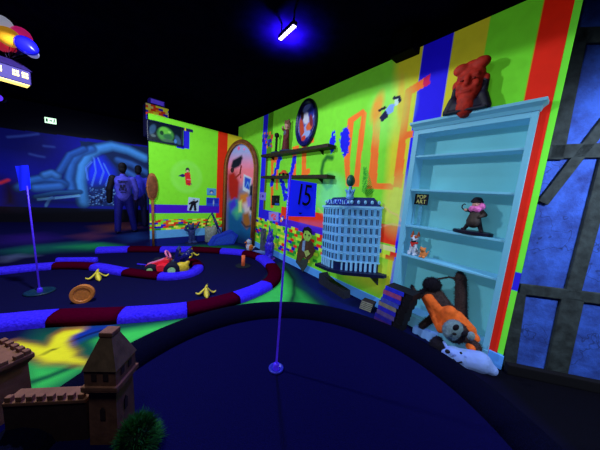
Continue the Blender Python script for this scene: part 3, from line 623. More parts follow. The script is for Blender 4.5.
MB().lathe([(.002, .19), (.045, .205), (.072, .245), (.078, .29), (.066, .345), (.04, .39), (.002, .405)], 24).build('egg', K('egg_green', (22, 92, 80), rough=.35), t, True)

# --- floating shelves and what stands on them --------------------------------------------------
WD = K('shelf_wood', (44, 34, 30), rough=.6, vary=.4, scale=20)
def fshelf(x0, y0, x1, y1, lab):
    off = .2; (s0, z0), (s1, z1) = W1.sz(x0, y0, off), W1.sz(x1, y1, off); z = (z0 + z1) / 2
    t = thing('floating_shelf', lab, 'shelf', W1.pt(0, 0, 0), W1.rz, 'dark floating shelves')
    MB().box((s0, -off, z - .06), (s1, -.004, z), None, .004).build('board', WD, t)
    for s in (s0 + .3, s1 - .3): MB().prism([(-.004, z - .061), (-.12, z - .061), (-.004, z - .13)], s - .01, s + .01, 'x').build('bracket', WD, t)
    return s0, s1, z
u0, u1, UZ = fshelf(261, 154.5, 328, 143.5, 'upper dark wooden floating shelf below the round plate')
l0, l1, LZ = fshelf(261, 175, 327, 175.5, 'lower dark wooden floating shelf with an orange trinket behind the flag')
s = W1.sz(276, 150, .12)[0]
t = thing('display_stand', 'thin black stand with a ball top and flat base on the upper floating shelf', 'stand', W1.pt(s, .12, UZ + .001), W1.rz)
MB().box((-.09, -.07, 0), (.12, .07, .03), None, .006).build('base', K('stand_blue', (30, 44, 90)), t); MB().tube([(0, 0, .03), (0, 0, .36)], .027, 12).build('post', BLK, t, True); MB().ell((0, 0, .39), .055).build('ball', BLK, t, True)
s = W1.sz(285.5, 148, .12)[0]
t = thing('robed_figurine', 'tall figurine in a dark red robe on the upper floating shelf', 'figurine', W1.pt(s, .12, UZ + .001), W1.rz)
MB().lathe([(.15, 0), (.155, .01), (.15, .03), (.001, .03)], 24, (0, 0, 0), 1.2, .6).build('base', K('stand_blue', (30, 44, 90)), t)
ROB = K('robe_red', (92, 26, 36), vary=.4, scale=20); FG = K('figurine_brown', (110, 70, 60)); GY = K('figurine_grey', (84, 80, 110))
blob('robe', [('c', (0, 0, .04), (0, 0, .3), .085, .065), ('c', (0, 0, .3), (0, 0, .4), .07, .06), ('c', (.055, 0, .42), (.075, -.02, .27), .032, .026), ('c', (-.055, 0, .42), (-.09, -.04, .47), .03, .025)], ROB, t, .01, 2)
blob('vest', [('e', (0, -.02, .36), (.055, .05, .09))], GY, t, .01, 1)
blob('head', [('e', (0, 0, .53), (.055, .055, .07)), ('c', (0, 0, .48), (0, 0, .43), .03, .035), ('e', (0, -.055, .52), (.01, .014, .014)), ('e', (-.09, -.045, .5), (.025, .022, .035))], SKN, t, .009, 1)
blob('hair', [('e', (0, .015, .58), (.075, .07, .06)), ('e', (-.05, .0, .62), (.03, .03, .03)), ('e', (.045, .01, .62), (.035, .03, .035)), ('c', (.06, .02, .55), (.06, .03, .46), .025, .02)], FG, t, .009, 1)
s = W1.sz(283.5, 174, .12)[0]
t = thing('trinket_car', 'small orange-red toy car on the lower floating shelf', 'toy', W1.pt(s, .12, LZ + .001), W1.rz)
TR = K('trinket_orange', (226, 80, 40), vary=.2); blob('body', [('e', (0, 0, .055), (.13, .06, .035)), ('e', (.01, 0, .085), (.07, .05, .04))], TR, t, .01, 1)
for x in (-.07, .07):
    for y in (-.055, .055): MB().tube([(x, y - .01, .028), (x, y + .01, .028)], .027, 12).build('wheel', BLK, t)
# round plate
(sA, zT), (sB, zB) = W1.sz(308, 98, .05), W1.sz(301, 147, .05); sL = W1.sz(296, 126, .05)[0]; sR = W1.sz(316, 118, .05)[0]
pz = (zT + zB) / 2; ps = (sL + sR) / 2; rx = (sR - sL) / 2 * 1.02; rz_ = (zT - zB) / 2
t = thing('wall_plate', 'large round plate with dark blue rim and painted centre hung above the upper shelf', 'plate', W1.pt(ps, 0, pz), W1.rz)
m = MB(); prof = [(.6, -.012), (.78, -.018), (.8, -.05), (.9, -.075), (.97, -.07), (1.0, -.045), (1.0, -.004), (.6, -.004)]; S = 48; vs = []; fs = []
for r, y in prof:
    for k in range(S): a = 2 * PI * k / S; vs.append((r * rx * math.cos(a), y, r * rz_ * math.sin(a)))
for i in range(len(prof)):
    for k in range(S): j = (i + 1) % len(prof); fs.append([i * S + k, i * S + (k + 1) % S, j * S + (k + 1) % S, j * S + k])
m._add(vs, fs).build('rim', K('plate_rim', (16, 20, 96), rough=.35, vary=.6, scale=25), t, True)
c = Canvas(-rx, rx, -rz_, rz_, .012, (70, 84, 170))
nn = vnoise(c.U + 5, c.Vv + 5, 7, 31); c.mix(nn > .6, (30, 40, 130)); c.mix(nn < .3, (150, 160, 225))
for x, z, a, b_, col in ((-.12, -.1, .07, .22, (190, 70, 50)), (-.02, .1, .09, .12, (200, 200, 225)), (.1, -.08, .1, .08, (214, 100, 60)), (-.14, .18, .05, .1, (60, 30, 40)), (.12, .16, .08, .1, (40, 50, 160)), (.02, -.22, .13, .06, (150, 170, 230)), (-.05, -.28, .07, .05, (200, 60, 50)), (.14, .02, .05, .12, (120, 40, 60)), (-.02, .28, .12, .05, (130, 150, 220))): c.ell((x * rx / .3, z * rz_ / .45), (a, b_), col, .3, .3)
c.build('picture', paint_mat('plate_paint', .06, .4), lambda u, v: (u, np.full_like(u, -.03), v), t, lambda u, v: np.hypot(u / rx, v / rz_) < .84)
# papers on the walls
def paper(W, x0, y0, x1, y1, lab, base, fn=None, tilt=0., off=.012, grp=None, name='paper_picture', cat='picture', res=.012, th=.006):
    s0, z1 = W.sz(x0, y0, off); s1, z0 = W.sz(x1, y1, off); w, h = abs(s1 - s0), abs(z1 - z0)
    t = thing(name, lab, cat, W.pt((s0 + s1) / 2, off, (z0 + z1) / 2), rot=(0, tilt, W.rz), group=grp)
    c = Canvas(-w / 2, w / 2, -h / 2, h / 2, res, base); c.w, c.h = w / 2, h / 2
    if fn: fn(c)
    c.build('sheet', PAINT, lambda u, v: (u, np.zeros_like(u), v), t, back=((0, th, 0), lambda u, v: base)); return t
def p_dancer(c):
    c.rect(-c.w * .85, c.w * .85, -c.h * .9, c.h * .9, (170, 205, 235)); K_ = (14, 14, 30)
    c.ell((0, c.h * .2), (c.w * .42, c.h * .34), K_); c.ell((0, c.h * .6), (c.w * .2, c.h * .16), K_); c.line([(-c.w * .2, 0), (-c.w * .5, -c.h * .8)], .07, K_); c.line([(c.w * .2, 0), (c.w * .4, -c.h * .8)], .07, K_); c.line([(-c.w * .3, c.h * .3), (-c.w * .7, c.h * .05)], .05, K_); c.line([(c.w * .3, c.h * .3), (c.w * .65, c.h * .55)], .05, K_); c.ell((0, c.h * .58), (c.w * .1, c.h * .07), (220, 220, 230))
paper(W2, 188, 197.5, 199, 211, 'white poster of a black dancing silhouette pinned across the purple stripe', (176, 206, 232), p_dancer, .08)
def p_face(c): c.ell((0, 0), (c.w * .45, c.h * .5), (30, 70, 150)); c.ell((0, -.02), (c.w * .25, c.h * .3), (190, 190, 200)); c.rect(-c.w, c.w, -c.h, -c.h * .8, (50, 110, 200))
paper(W2, 207, 188, 216, 195.5, 'small pale blue picture pinned above the larger blue picture', (84, 150, 220), p_face)
def p_blue(c): c.rect(-c.w * .9, c.w * .9, -c.h * .3, c.h * .85, (20, 40, 190)); c.ell((.02, -.02), (c.w * .1, c.h * .7), (150, 180, 220), 0, .6); c.rect(-c.w * .9, c.w * .9, -c.h * .7, -c.h * .5, (30, 90, 160))
paper(W2, 206.5, 197.5, 219, 206.5, 'wide blue picture pinned beside the red stripe', (36, 64, 215), p_blue)
def p_lil(c): c.ell((.02, 0), (c.w * .3, c.h * .35), (60, 50, 160)); c.rect(-c.w * .7, -c.w * .5, -c.h * .5, c.h * .5, (90, 80, 190))
paper(W1, 259.5, 192, 265.5, 200.5, 'small lilac card on the blue stripe beside the arched mirror', (120, 110, 225), p_lil)
def p_blk(c): c.rect(-c.w * .1, c.w * .95, -c.h * .95, -c.h * .5, (30, 70, 180)); c.rect(c.w * .2, c.w * .5, 0, c.h * .4, (60, 60, 70)); c.rect(-c.w * .8, -c.w * .4, -c.h * .5, c.h * .7, (26, 26, 40))
paper(W1, 272, 195, 279, 206, 'black card with a blue lower edge under the lower shelf', (10, 10, 22), p_blk, -.06)
def p_pink(c): c.ell((.0, .02), (c.w * .55, c.h * .45), (228, 80, 110)); c.ell((.05, -.06), (c.w * .3, c.h * .25), (226, 60, 80)); c.line([(-c.w * .4, -.06), (c.w * .4, .06)], .025, (150, 130, 230))
paper(W1, 269, 211, 278, 222.5, 'pale lilac sheet with a pink blot pinned on the blue band', (140, 130, 236), p_pink, -.1)

# --- arched mirror-shaped picture standing across the corner -------------------------------------
ML = V(-2.22, 6.50, 0); MR = V(-1.25, 6.02, 0)
_e = (MR - ML); MW = _e.length; WM = Wall((ML.x, ML.y), (_e.x, _e.y))
mh = WM.sz(243, 141.5)[1]; mb = max(.0, WM.sz(256, 247)[1]); cxm = MW / 2; RA = MW / 2; zc = mh - RA * 1.35
t = thing('arched_mirror', 'tall arched mirror board with wooden frame and surreal painted scene in the corner', 'mirror', WM.pt(0, 0, 0), WM.rz)
c = Canvas(0, MW, .02, mh, .012, (150, 160, 220)); c.conv = lambda p: WM.sz(*p)
zz = lambda y: WM.sz(243, y)[1]
c.mix(np.clip((zz(158) - c.Vv) / .35 + .5, 0, 1), (226, 130, 170)); c.mix(np.clip((zz(168) - c.Vv) / .1 + .5, 0, 1), (236, 118, 140))
c.soft([(224, 188), (258, 186), (258, 262), (224, 262)], (30, 120, 170), .2); c.soft([(224, 206), (240, 214), (258, 222), (258, 262), (224, 262)], (14, 84, 140), .25)
c.soft([(226, 172), (236, 172), (240, 196), (226, 200)], (150, 40, 40), .1, .7)
c.soft([(228, 175), (233, 172), (238, 182), (237, 198), (230, 200), (228, 190)], (170, 26, 22), .04); c.ell((231.5, 170), (.07, .07), (60, 30, 40)); c.line([(234, 178), (239, 174), (240.5, 166)], .05, (150, 40, 36)); c.line([(240, 178), (240, 160)], .02, (30, 20, 30))
c.soft([(230, 167), (232, 160), (241, 155), (242, 158), (239, 166), (233, 169)], (14, 12, 40), .03)
c.soft([(243, 174), (251, 178), (249, 194), (242, 190)], (190, 205, 230), .02); c.soft([(244, 176.5), (250, 179), (248.5, 190), (243.5, 187)], (30, 70, 200), .02); c.line([(245, 187), (247, 182), (249, 188)], .03, (90, 150, 230))
c.soft([(239, 194), (247, 192), (250, 204), (242, 208), (238, 202)], (196, 120, 50), .06); c.soft([(242, 204), (250, 200), (251, 214), (244, 216)], (206, 186, 200), .06); c.soft([(249, 186), (252, 184), (252, 212), (249, 210)], (14, 14, 40), .03); c.soft([(246, 198), (250, 196), (250, 206), (247, 207)], (140, 110, 220), .04)
c.soft([(228, 204), (234, 198), (236, 206), (230, 214)], (60, 50, 200), .05); c.soft([(232, 212), (238, 206), (242, 212), (236, 218)], (80, 190, 120), .1, .8); c.soft([(238, 202), (241, 200), (241, 212), (238, 212)], (190, 220, 130), .04)
c.soft([(242, 214), (248, 212), (250, 224), (246, 229), (242, 224)], (150, 92, 40), .05); c.line([(241, 222), (245, 227), (251, 226)], .05, (60, 50, 60), .04); c.line([(251, 214), (253, 204), (252, 198)], .03, (40, 30, 40)); c.ell((238, 148), (.04, .05), (230, 80, 150), 0, .8); c.ell((243.5, 149), (.03, .03), (230, 110, 190), 0, .8)
c.soft([(226, 240), (240, 234), (258, 244), (258, 262), (226, 262)], (8, 40, 90), .15)
arch = lambda u, v: (np.abs(u - cxm) <= RA) & ((v < zc) | (np.hypot((u - cxm) / RA, (v - zc) / (mh - zc)) < 1))
c.build('painted_panel', PAINT, lambda u, v: (u, np.full_like(u, .03), v), t, arch, kind=None)
path = [(0, 0, .02), (0, 0, zc * .5)] + [(cxm - RA * math.cos(a), 0, zc + (mh - zc) * math.sin(a)) for a in [PI * k / 28 for k in range(29)]] + [(MW, 0, zc * .5), (MW, 0, .02)]
MB().tube(path, .058, 10, 1.).build('frame', K('frame_wood', (126, 70, 34), rough=.5, vary=.35, scale=12), t, True)
MB().tube([(p[0] * .94 + MW * .03, -.05, p[2] * .98) for p in path], .018, 8).build('inner_trim', K('frame_gold', (170, 108, 52), rough=.4), t, True)

# --- standing cut-out of a man in a brown suit (flat board figure) --------------------------------
s = W1.sz(304, 270, .09)[0]
t = thing('cutout_figure', 'flat cut-out of a dark-haired man in a brown suit leaning at the brick-pattern wall', 'cut-out figure', W1.pt(0, 0, 0), W1.rz)
def cut(name, pts, col, y0, y1, off=.09):
    P = [W1.sz(x, y, off) for x, y in pts]; MB().prism(P, -off - y1, -off - y0, 'y').build(name, K('cutout_' + name, col, emit=.05, vary=.25, scale=25), t)
cut('jacket', [(303, 238), (307, 236), (313, 243), (315, 250), (313, 256), (309, 260), (304, 257), (300, 262), (297, 258), (298, 250), (300, 243)], (86, 60, 44), 0, .012)
cut('trousers', [(297, 257), (302, 260), (309, 258), (307, 266), (303, 272), (300, 267), (296, 262)], (58, 66, 70), -.002, .010)
cut('head', [(304, 231), (308, 229), (312, 232), (312.5, 237), (309, 241.5), (305.5, 240), (304, 236)], (150, 205, 90), .010, .022)
cut('hair', [(303.5, 231.5), (305, 227.5), (309, 226.5), (312.5, 229), (313, 235), (311.7, 233), (309, 230.5), (305.5, 230.5), (304.3, 234)], (16, 14, 24), .022, .03)
cut('shirt', [(303.5, 241), (306, 240), (305, 252), (302.5, 250)], (130, 160, 220), .012, .018)
cut('sleeve', [(309, 242), (313, 243.5), (316, 251), (313, 255), (309, 250)], (74, 50, 38), .012, .02); cut('hand', [(305, 251), (309, 250), (311, 254), (307, 257)], (170, 190, 110), .02, .026)
for (x, y, r, c_) in ((306.3, 234.6, .018, 0), (310, 235.3, .018, 0)): P = W1.sz(x, y, .09); MB().ell((P[0], -.09 - .024, P[1]), (.018, .004, .02)).build('eye', BLK, t, True)
# --- things along the foot of the right wall --------------------------------------------------------
sF = lambda x, y: on_floor(x, y)
p = on_floor(269, 258.5)
t = thing('crystal_statue', 'blue-violet statue with two pointed tips by the wall behind the flag pole', 'statue', (p[0], p[1], 0), W1.rz); t.scale = (.85, .85, .9)
blob('figure', [('c', (0, 0, .05), (0, 0, .35), .11, .13), ('e', (0, 0, .52), (.12, .09, .14)), ('c', (-.04, 0, .62), (-.07, 0, .86), .045, .012), ('c', (.04, 0, .6), (.09, 0, .8), .045, .012), ('c', (-.1, 0, .42), (-.17, -.04, .28), .045, .03), ('c', (.1, 0, .42), (.17, -.04, .25), .045, .03), ('c', (-.06, 0, .12), (-.08, -.05, .02), .07, .06), ('c', (.06, 0, .12), (.09, -.05, .02), .07, .06), ('e', (0, -.08, .5), (.05, .03, .05))], K('statue_violet', (54, 42, 214), rough=.4, vary=.5, scale=16, emit=.06), t, .016, 1)
MB().lathe([(.17, 0), (.17, .02), (.001, .02)], 20).build('base', K('statue_base', (150, 60, 190)), t)
p = W1.at(262.5, 250, .12)
t = thing('stone_slab', 'narrow grey upright slab between the arched mirror and the violet statue', 'slab', (p[0], p[1], 0), W1.rz)
MB().prism([(-.07, 0), (.07, 0), (.065, .55), (.03, .62), (-.05, .60), (-.075, .5)], -.04, .04, 'y').build('slab', K('slab_grey', (86, 90, 120), rough=.85, vary=.4, scale=12, bump=.4), t)
p = on_floor(259, 253.5)
t = thing('floor_tile', 'pale blue flat plate lying on the floor in front of the grey slab', 'plate', (p[0], p[1], .004), rot=(.0, .0, .3))
MB().box((-.15, -.12, 0), (.15, .12, .05), None, .01).build('plate', K('tile_blue', (86, 120, 226), emit=.05), t); MB().box((-.11, -.08, .0502), (.11, .08, .058)).build('inset', K('tile_inset', (120, 150, 236), emit=.05), t)
p = on_floor(333, 289.5); pA = V(*on_floor(321, 281)); pB = V(*on_floor(345, 296)); dd = pB - pA; L_ = dd.length
t = thing('log_planter', 'low dark grey curved trough on the floor under the model hotel', 'trough', (p[0], p[1], 0), math.atan2(dd.y, dd.x))
prof = [(-L_ / 2, .02), (-L_ / 2 - .01, .17), (-L_ / 2 + .05, .21), (-L_ / 2 + .1, .165), (0, .125), (L_ / 2, .115), (L_ / 2 + .02, .0), (-L_ / 2 + .03, 0)]
MB().prism(prof, -.07, .07, 'y').build('trough', K('trough_grey', (40, 44, 62), rough=.8, vary=.3, bump=.3), t); MB().prism([(-L_ / 2 + .12, .166), (0, .127), (L_ / 2 - .03, .117), (L_ / 2 - .03, .13), (0, .14), (-L_ / 2 + .12, .178)], -.05, .05, 'y').build('inner_lining', K('trough_lining', (22, 24, 50)), t)
p = W1.at(249.5, 246, .42)
t = thing('toy_bird', 'tiny orange and white toy bird in front of the arched mirror', 'toy', (p[0], p[1], 0.), W1.rz)
blob('body', [('e', (0, 0, .12), (.09, .08, .12)), ('e', (0, -.02, .27), (.07, .065, .07)), ('c', (.05, .04, .1), (.12, .08, .17), .04, .015), ('c', (-.03, 0, .02), (-.03, -.05, .012), .02, .02), ('c', (.03, 0, .02), (.03, -.05, .012), .02, .02)], K('toy_bird_white', (200, 205, 230)), t, .012, 1)
for sx in (-1, 1): MB().ell((sx * .09, .0, .14), (.025, .06, .08)).build('wing', K('toy_bird_orange', (232, 120, 40)), t, True)
MB().tube([(0, -.08, .26), (0, -.14, .25)], [.025, .004], 8).build('beak', K('toy_bird_orange', (232, 120, 40)), t, True); MB().ell((0, 0.01, .335), (.045, .045, .02)).build('cap', K('toy_bird_blue', (40, 40, 200)), t, True)

# --- things in front of the left wall -----------------------------------------------------------------
p = W2.at(153.5, 246, .12); s = W2.sz(153.5, 246, .12)[0]
t = thing('wooden_spoon', 'giant wooden spoon standing against the left end of the short wall', 'spoon', W2.pt(s, .12, 0), W2.rz, )
SPN = K('spoon_wood', (172, 104, 60), rough=.6, vary=.3, scale=10); zt = W2.sz(153, 172, .06)[1]; zb = W2.sz(154, 200, .08)[1]
MB().tube([(0, 0, 0.01), (0, .02, zb * .5), (0, .045, zb)], [.028, .026, .032], 12).build('handle', SPN, t, True)
hz = (zt - zb) / 2; zc2 = zb + hz
m = MB(); prof = [(.001, -1), (.35, -.93), (.75, -.7), (1, -.2), (.98, .2), (.78, .65), (.42, .93), (.001, 1)]; m.lathe([(r * .12, z_ * hz) for r, z_ in prof], 24, (0, .055, zc2 - .02), 1, .38); m.build('bowl', SPN, t, True)
m = MB(); m.lathe([(r * .09, z_ * hz * .8) for r, z_ in prof], 20, (0, .02, zc2 - .02), 1, .22); m.build('bowl_hollow', K('spoon_hollow', (136, 76, 46), vary=.4, scale=14), t, True)
p = on_floor(211, 241.5)
t = thing('stone_bucket', 'grey stone bucket with a looped wire handle by the short wall', 'bucket', (p[0], p[1], 0), W2.rz)
MB().lathe([(.155, 0), (.165, .02), (.165, .25), (.175, .45), (.16, .45), (.145, .42), (.12, .1), (.001, .1)], 28).build('body', K('bucket_stone', (160, 168, 160), rough=.9, vary=.3, scale=20, bump=.4), t, True)
MB().tube([(-.16, 0, .43)] + [(-.16 + .2 * k / 8, -.0, .43 + .34 * math.sin(PI * .62 * k / 8) ** .8) for k in range(1, 9)] + [(.12, .03, .5)], .011, 8).build('handle', K('bucket_wire', (40, 50, 70), rough=.4, metal=.5), t, True)
pa = V(W2.at(212, 213, .35)); pb = V(W2.at(224, 232, .45)); p = on_floor(224, 240)
t = thing('telescope', 'dark blue telescope rod slanting between the bucket and the blue wedge', 'telescope', (pb.x, pb.y, 0), 0)
o_ = V(pb.x, pb.y, 0); a_, b_ = pa - o_, V(0, 0, .03); TM = K('telescope_blue', (34, 44, 120), rough=.4); m = MB(); m.tube([b_, b_.lerp(a_, .45)], .05, 12).build('barrel', TM, t, True); MB().tube([b_.lerp(a_, .44), b_.lerp(a_, .8)], .035, 12).build('draw_tube', TM, t, True); MB().tube([b_.lerp(a_, .79), a_], [.024, .03], 12).build('eyepiece', TM, t, True)
for k in (.44, .8): MB().tube([b_.lerp(a_, k - .02), b_.lerp(a_, k + .02)], .056 - .03 * k, 12).build('ring', K('telescope_ring', (70, 84, 170), rough=.3), t, True)
p = on_floor(228, 241.5)
t = thing('wedge_block', 'bright blue tilted block leaning at the foot of the arched mirror', 'block', (p[0] - .06, p[1] - .34, .0), W2.rz - .1)
MB().prism([(-.36, .0), (.3, .0), (.42, .24), (.25, .38), (-.22, .22)], -.12, .1, 'y').build('block', K('block_blue', (30, 62, 214), emit=.05, vary=.15), t); MB().prism([(-.28, .03), (.26, .03), (.34, .22), (.22, .31), (-.17, .19)], -.128, -.1205, 'y').build('front_panel', K('block_panel', (44, 84, 230), emit=.05), t)
p = on_floor(191.5, 243)
t = thing('gargoyle_statue', 'small slate blue statue with both arms raised by the short wall', 'statue', (p[0], p[1], 0), W2.rz)
blob('figure', [('c', (.06, 0, .03), (.03, 0, .2), .05, .06), ('c', (-.04, 0, .03), (-.02, 0, .2), .045, .055), ('e', (0, 0, .28), (.09, .07, .12)), ('e', (-.02, -.02, .44), (.075, .07, .07)), ('c', (-.07, 0, .34), (-.17, -.03, .38), .035, .03), ('c', (-.17, -.03, .38), (-.14, -.03, .47), .03, .035), ('c', (.07, 0, .36), (.16, 0, .48), .035, .028), ('c', (.16, 0, .48), (.2, 0, .56), .028, .02), ('e', (-.08, 0, .5), (.03, .015, .05)), ('e', (.04, 0, .51), (.03, .015, .05)), ('e', (.07, -.04, .03), (.06, .07, .03)), ('e', (-.05, -.04, .03), (.06, .07, .03))], K('statue_slate', (48, 62, 130), rough=.6, vary=.45, scale=16), t, .014, 1)
MB().lathe([(.16, 0), (.15, .02), (.001, .02)], 20).build('base', K('statue_slate_base', (24, 30, 80)), t)
# screen at the top of the short wall
s0, z0 = W2.sz(147.5, 144, .06); s1, z1 = W2.sz(183, 125, .06); z0 = W2.sz(165, 143.5, .06)[1]; z1 = W2.sz(165, 123, .06)[1]
t = thing('wall_screen', 'dark framed screen showing a green creature at the top of the short wall', 'screen', W2.pt((s0 + s1) / 2, .005, (z0 + z1) / 2), W2.rz)
w, h = (s1 - s0) / 2, (z1 - z0) / 2
m = MB()
for a, b__ in (((-w, -.06, -h), (w, 0, -h + .035)), ((-w, -.06, h - .035), (w, 0, h)), ((-w, -.06, -h), (-w + .035, 0, h)), ((w - .035, -.06, -h), (w, 0, h))): m.box(a, b__, None, .005)
m.build('frame', K('screen_frame', (18, 26, 66), rough=.3), t)
c = Canvas(-w + .03, w - .03, -h + .03, h - .03, .01, (8, 20, 36)); c.ell((.0, -.02), (.17, .16), (60, 130, 60), 0, .3); c.ell((-.03, .06), (.1, .08), (90, 170, 60), .2, .4); c.ell((.05, -.06), (.1, .06), (40, 96, 60), 0, .4); c.ell((-.08, .0), (.04, .05), (24, 60, 40), 0, .4); c.ell((.08, .05), (.035, .03), (120, 190, 80), 0, .5); c.ell((.07, -.15), (.14, .03), (60, 90, 80), 0, .5)
for sx, zz_ in ((-1, .03), (1, -.1)): c.ell((sx * .27, zz_), (.06, .12), (44, 74, 110), .4 * sx, .5)
c.ell((-.25, -.1), (.05, .03), (70, 90, 100), 0, .5); c.ell((.21, -.13), (.03, .05), (60, 110, 190), 0, .4)
c.build('display', paint_mat('screen_picture', .5, .3), lambda u, v: (u, np.full_like(u, -.03), v), t)
# purple fixture on the pillar
s = W2.sz(158, 103, -.2)[0]
t = thing('spotlight_box', 'violet glowing lamp box standing on the brick-pattern pillar', 'lamp', W2.pt(s - .02, -.27, 3.302), W2.rz)
MB().box((-.16, -.1, .02), (.16, .1, .15), None, .02).build('housing', K('violet_housing', (60, 40, 190), emit=.12), t); MB().box((-.2, -.12, 0), (.2, .12, .02)).build('base', K('violet_base', (20, 16, 70)), t); MB().box((-.13, -.104, .04), (.13, -.1005, .13)).build('lens', glow('violet_glow', (96, 70, 240), .35), t)

# --- putting green with its dark padded rim, and hole 15 -----------------------------------------
GC = V(.09, 1.19, 0)
t = thing('putting_green', 'round dark navy putting green with a thick padded rim in the foreground', 'putting green', GC)
m = MB(); S = 96; vs = [(0, 0, .02)] + [(1.42 * math.cos(2 * PI * k / S), 1.42 * math.sin(2 * PI * k / S), .02) for k in range(S)]
m._add(vs, [[0, 1 + k, 1 + (k + 1) % S] for k in range(S)]); m.build('turf', K('green_turf', (8, 7, 60), rough=1., vary=.3, scale=160, bump=.5, spec=.05), t)
m = MB(); R_ = [(1.40, .02), (1.42, .07), (1.48, .115), (1.56, .13), (1.64, .115), (1.70, .07), (1.72, 0), (1.40, 0)]
vs = []; fs = []
for r, z in R_:
    for k in range(S): a = 2 * PI * k / S; vs.append((r * math.cos(a), r * math.sin(a), z))
n = len(R_)
for i in range(n):
    for k in range(S): j = (i + 1) % n; fs.append([i * S + k, i * S + (k + 1) % S, j * S + (k + 1) % S, j * S + k])
m._add(vs, fs).build('rim', K('green_rim', (4, 5, 30), rough=1., vary=.4, scale=120, bump=.6, spec=.05), t, True)
def flag_hole(x, y, lab, tip, corners, num, cup_r, zbase, grp, base_col):
    p = on_floor(x, y, zbase); Y = p[1]
    root = thing('golf_flag', lab, 'golf flag', (p[0], p[1], zbase + .001), 0, grp)
    PM = K('flag_pole', (70, 40, 235), rough=.35, emit=.35)
    top = V(*on_plane(tip[0], tip[1], (0, Y), (0, 1))) - V(*root.location)
    MB().tube([(0, 0, .0), top * .5, top], [.009, .009, .008], 10).build('pole', PM, root, True)
    MB().lathe([(cup_r, .0), (cup_r * 1.05, .012), (cup_r * .8, .016), (cup_r * .72, .004), (.001, .004)], 28).build('cup_ring', K(base_col[0], base_col[1], rough=.4, emit=base_col[2]), root, True)
    MB().lathe([(.028, .004), (.024, .05), (.012, .06), (.001, .06)], 14).build('pole_socket', PM, root, True)
    off = V(*root.location); P = [V(*on_plane(cx, cy, (0, Y), (0, 1))) - off for cx, cy in corners]
    m = MB(); G = 9; vs = []
    for i in range(G):
        for j in range(G):
            q_ = P[0].lerp(P[1], i / 8).lerp(P[3].lerp(P[2], i / 8), j / 8); vs.append(q_ + V(0, .008 * math.sin(i * .9 + j * .3), 0))
    f_ = [[i * G + j, i * G + j + 1, (i + 1) * G + j + 1, (i + 1) * G + j] for i in range(G - 1) for j in range(G - 1)]
    m._add(vs, f_); m._add([v + V(0, .006, 0) for v in vs], f_)
    fl = m.build('flag', K('flag_cloth', (16, 30, 250), rough=.7, emit=.55, vary=.04, scale=4), root, True)
    c_ = (P[0] + P[1] + P[2] + P[3]) / 4; ux = (P[1] - P[0]).normalized(); an = math.atan2(-ux.z, ux.x)
    return root, fl, c_, an
root, fl, c_, an = flag_hole(276, 369, 'blue flag numbered 15 on a thin violet pole in the round green', (290.5, 174), [(288, 179), (317, 183.5), (315, 217), (286, 216)], '15', .062, .021, 'hole flags', ('cup_blue', (40, 44, 170), .12))
IN = K('flag_ink', (6, 6, 20))
o = text('number', '15', .235, IN, fl, c_ + V(.015, -.018, .025), (PI / 2, an, 0),   .001, .66, .72)
MB().prism([(-.018, 0), (.018, 0), (0, -.016)], -.001, .001, 'y').build('arrow_mark', K('flag_ink_pale', (12, 18, 130)), fl).location = c_ + V(0, -.016, -.105)
flag_hole(40, 292, 'plain blue flag on a violet pole at the left of the race track', (27, 186), [(15, 166), (27, 165), (30, 189), (19, 191)], '', .14, .001, 'hole flags', ('cup_green', (16, 50, 80), .02))

# --- race track kerbs --------------------------------------------------------------------------------
KB = K('kerb_blue', (50, 34, 246), rough=.95, vary=.38, scale=42, bump=.7, emit=.42, spec=.02); KR = K('kerb_red', (74, 0, 30), rough=.95, vary=.35, scale=120, bump=.7, spec=.0)
def catmull(P, n=12):
    P = [P[0] * 2 - P[1]] + P + [P[-1] * 2 - P[-2]]; out = []; ks = []
    for i in range(1, len(P) - 2):
        for k in range(n):
            t = k / n; a, b, c_, d = P[i - 1], P[i], P[i + 1], P[i + 2]
            out.append(.5 * ((2 * b) + (c_ - a) * t + (2 * a - 5 * b + 4 * c_ - d) * t * t + (3 * b - a - 3 * c_ + d) * t ** 3))
        ks.append((i - 1) * n)
    out.append(P[-2]); ks.append(len(out) - 1); return out, ks
def kerb_run(knots, segs, w=.125, h=.10):
    pts, ks = catmull([V(*on_floor(x, y)) for x, y in knots])
    prof = [(-w, .001), (-w * .98, h * .55), (-w * .7, h * .93), (0, h), (w * .7, h * .93), (w * .98, h * .55), (w, .001)]
    for a, b_, col, lab in segs:
        P = pts[ks[a]:ks[b_] + 1]; o_ = P[len(P) // 2].copy(); vs = []; fs = []; np_ = len(prof); n = len(P)
        for i, p in enumerate(P):
            gi = ks[a] + i; tg = (pts[min(gi + 1, len(pts) - 1)] - pts[max(gi - 1, 0)]).normalized(); nr = V(-tg.y, tg.x, 0)
            sh = tg * (.004 if i == 0 else (-.004 if i == n - 1 else 0))
            for u, z in prof: vs.append(p + nr * u + V(0, 0, z) + sh - o_)
        for i in range(n - 1):
            for k in range(np_): fs.append([i * np_ + k, i * np_ + (k + 1) % np_, (i + 1) * np_ + (k + 1) % np_, (i + 1) * np_ + k])
        fs.append(list(range(np_))[::-1]); fs.append([(n - 1) * np_ + k for k in range(np_)])
        m = MB(); m._add(vs, fs); o = m.build('track_kerb', KB if col == 'b' else KR, None, True); o.location = o_
        tag(o, lab, 'kerb', 'race track kerbs')
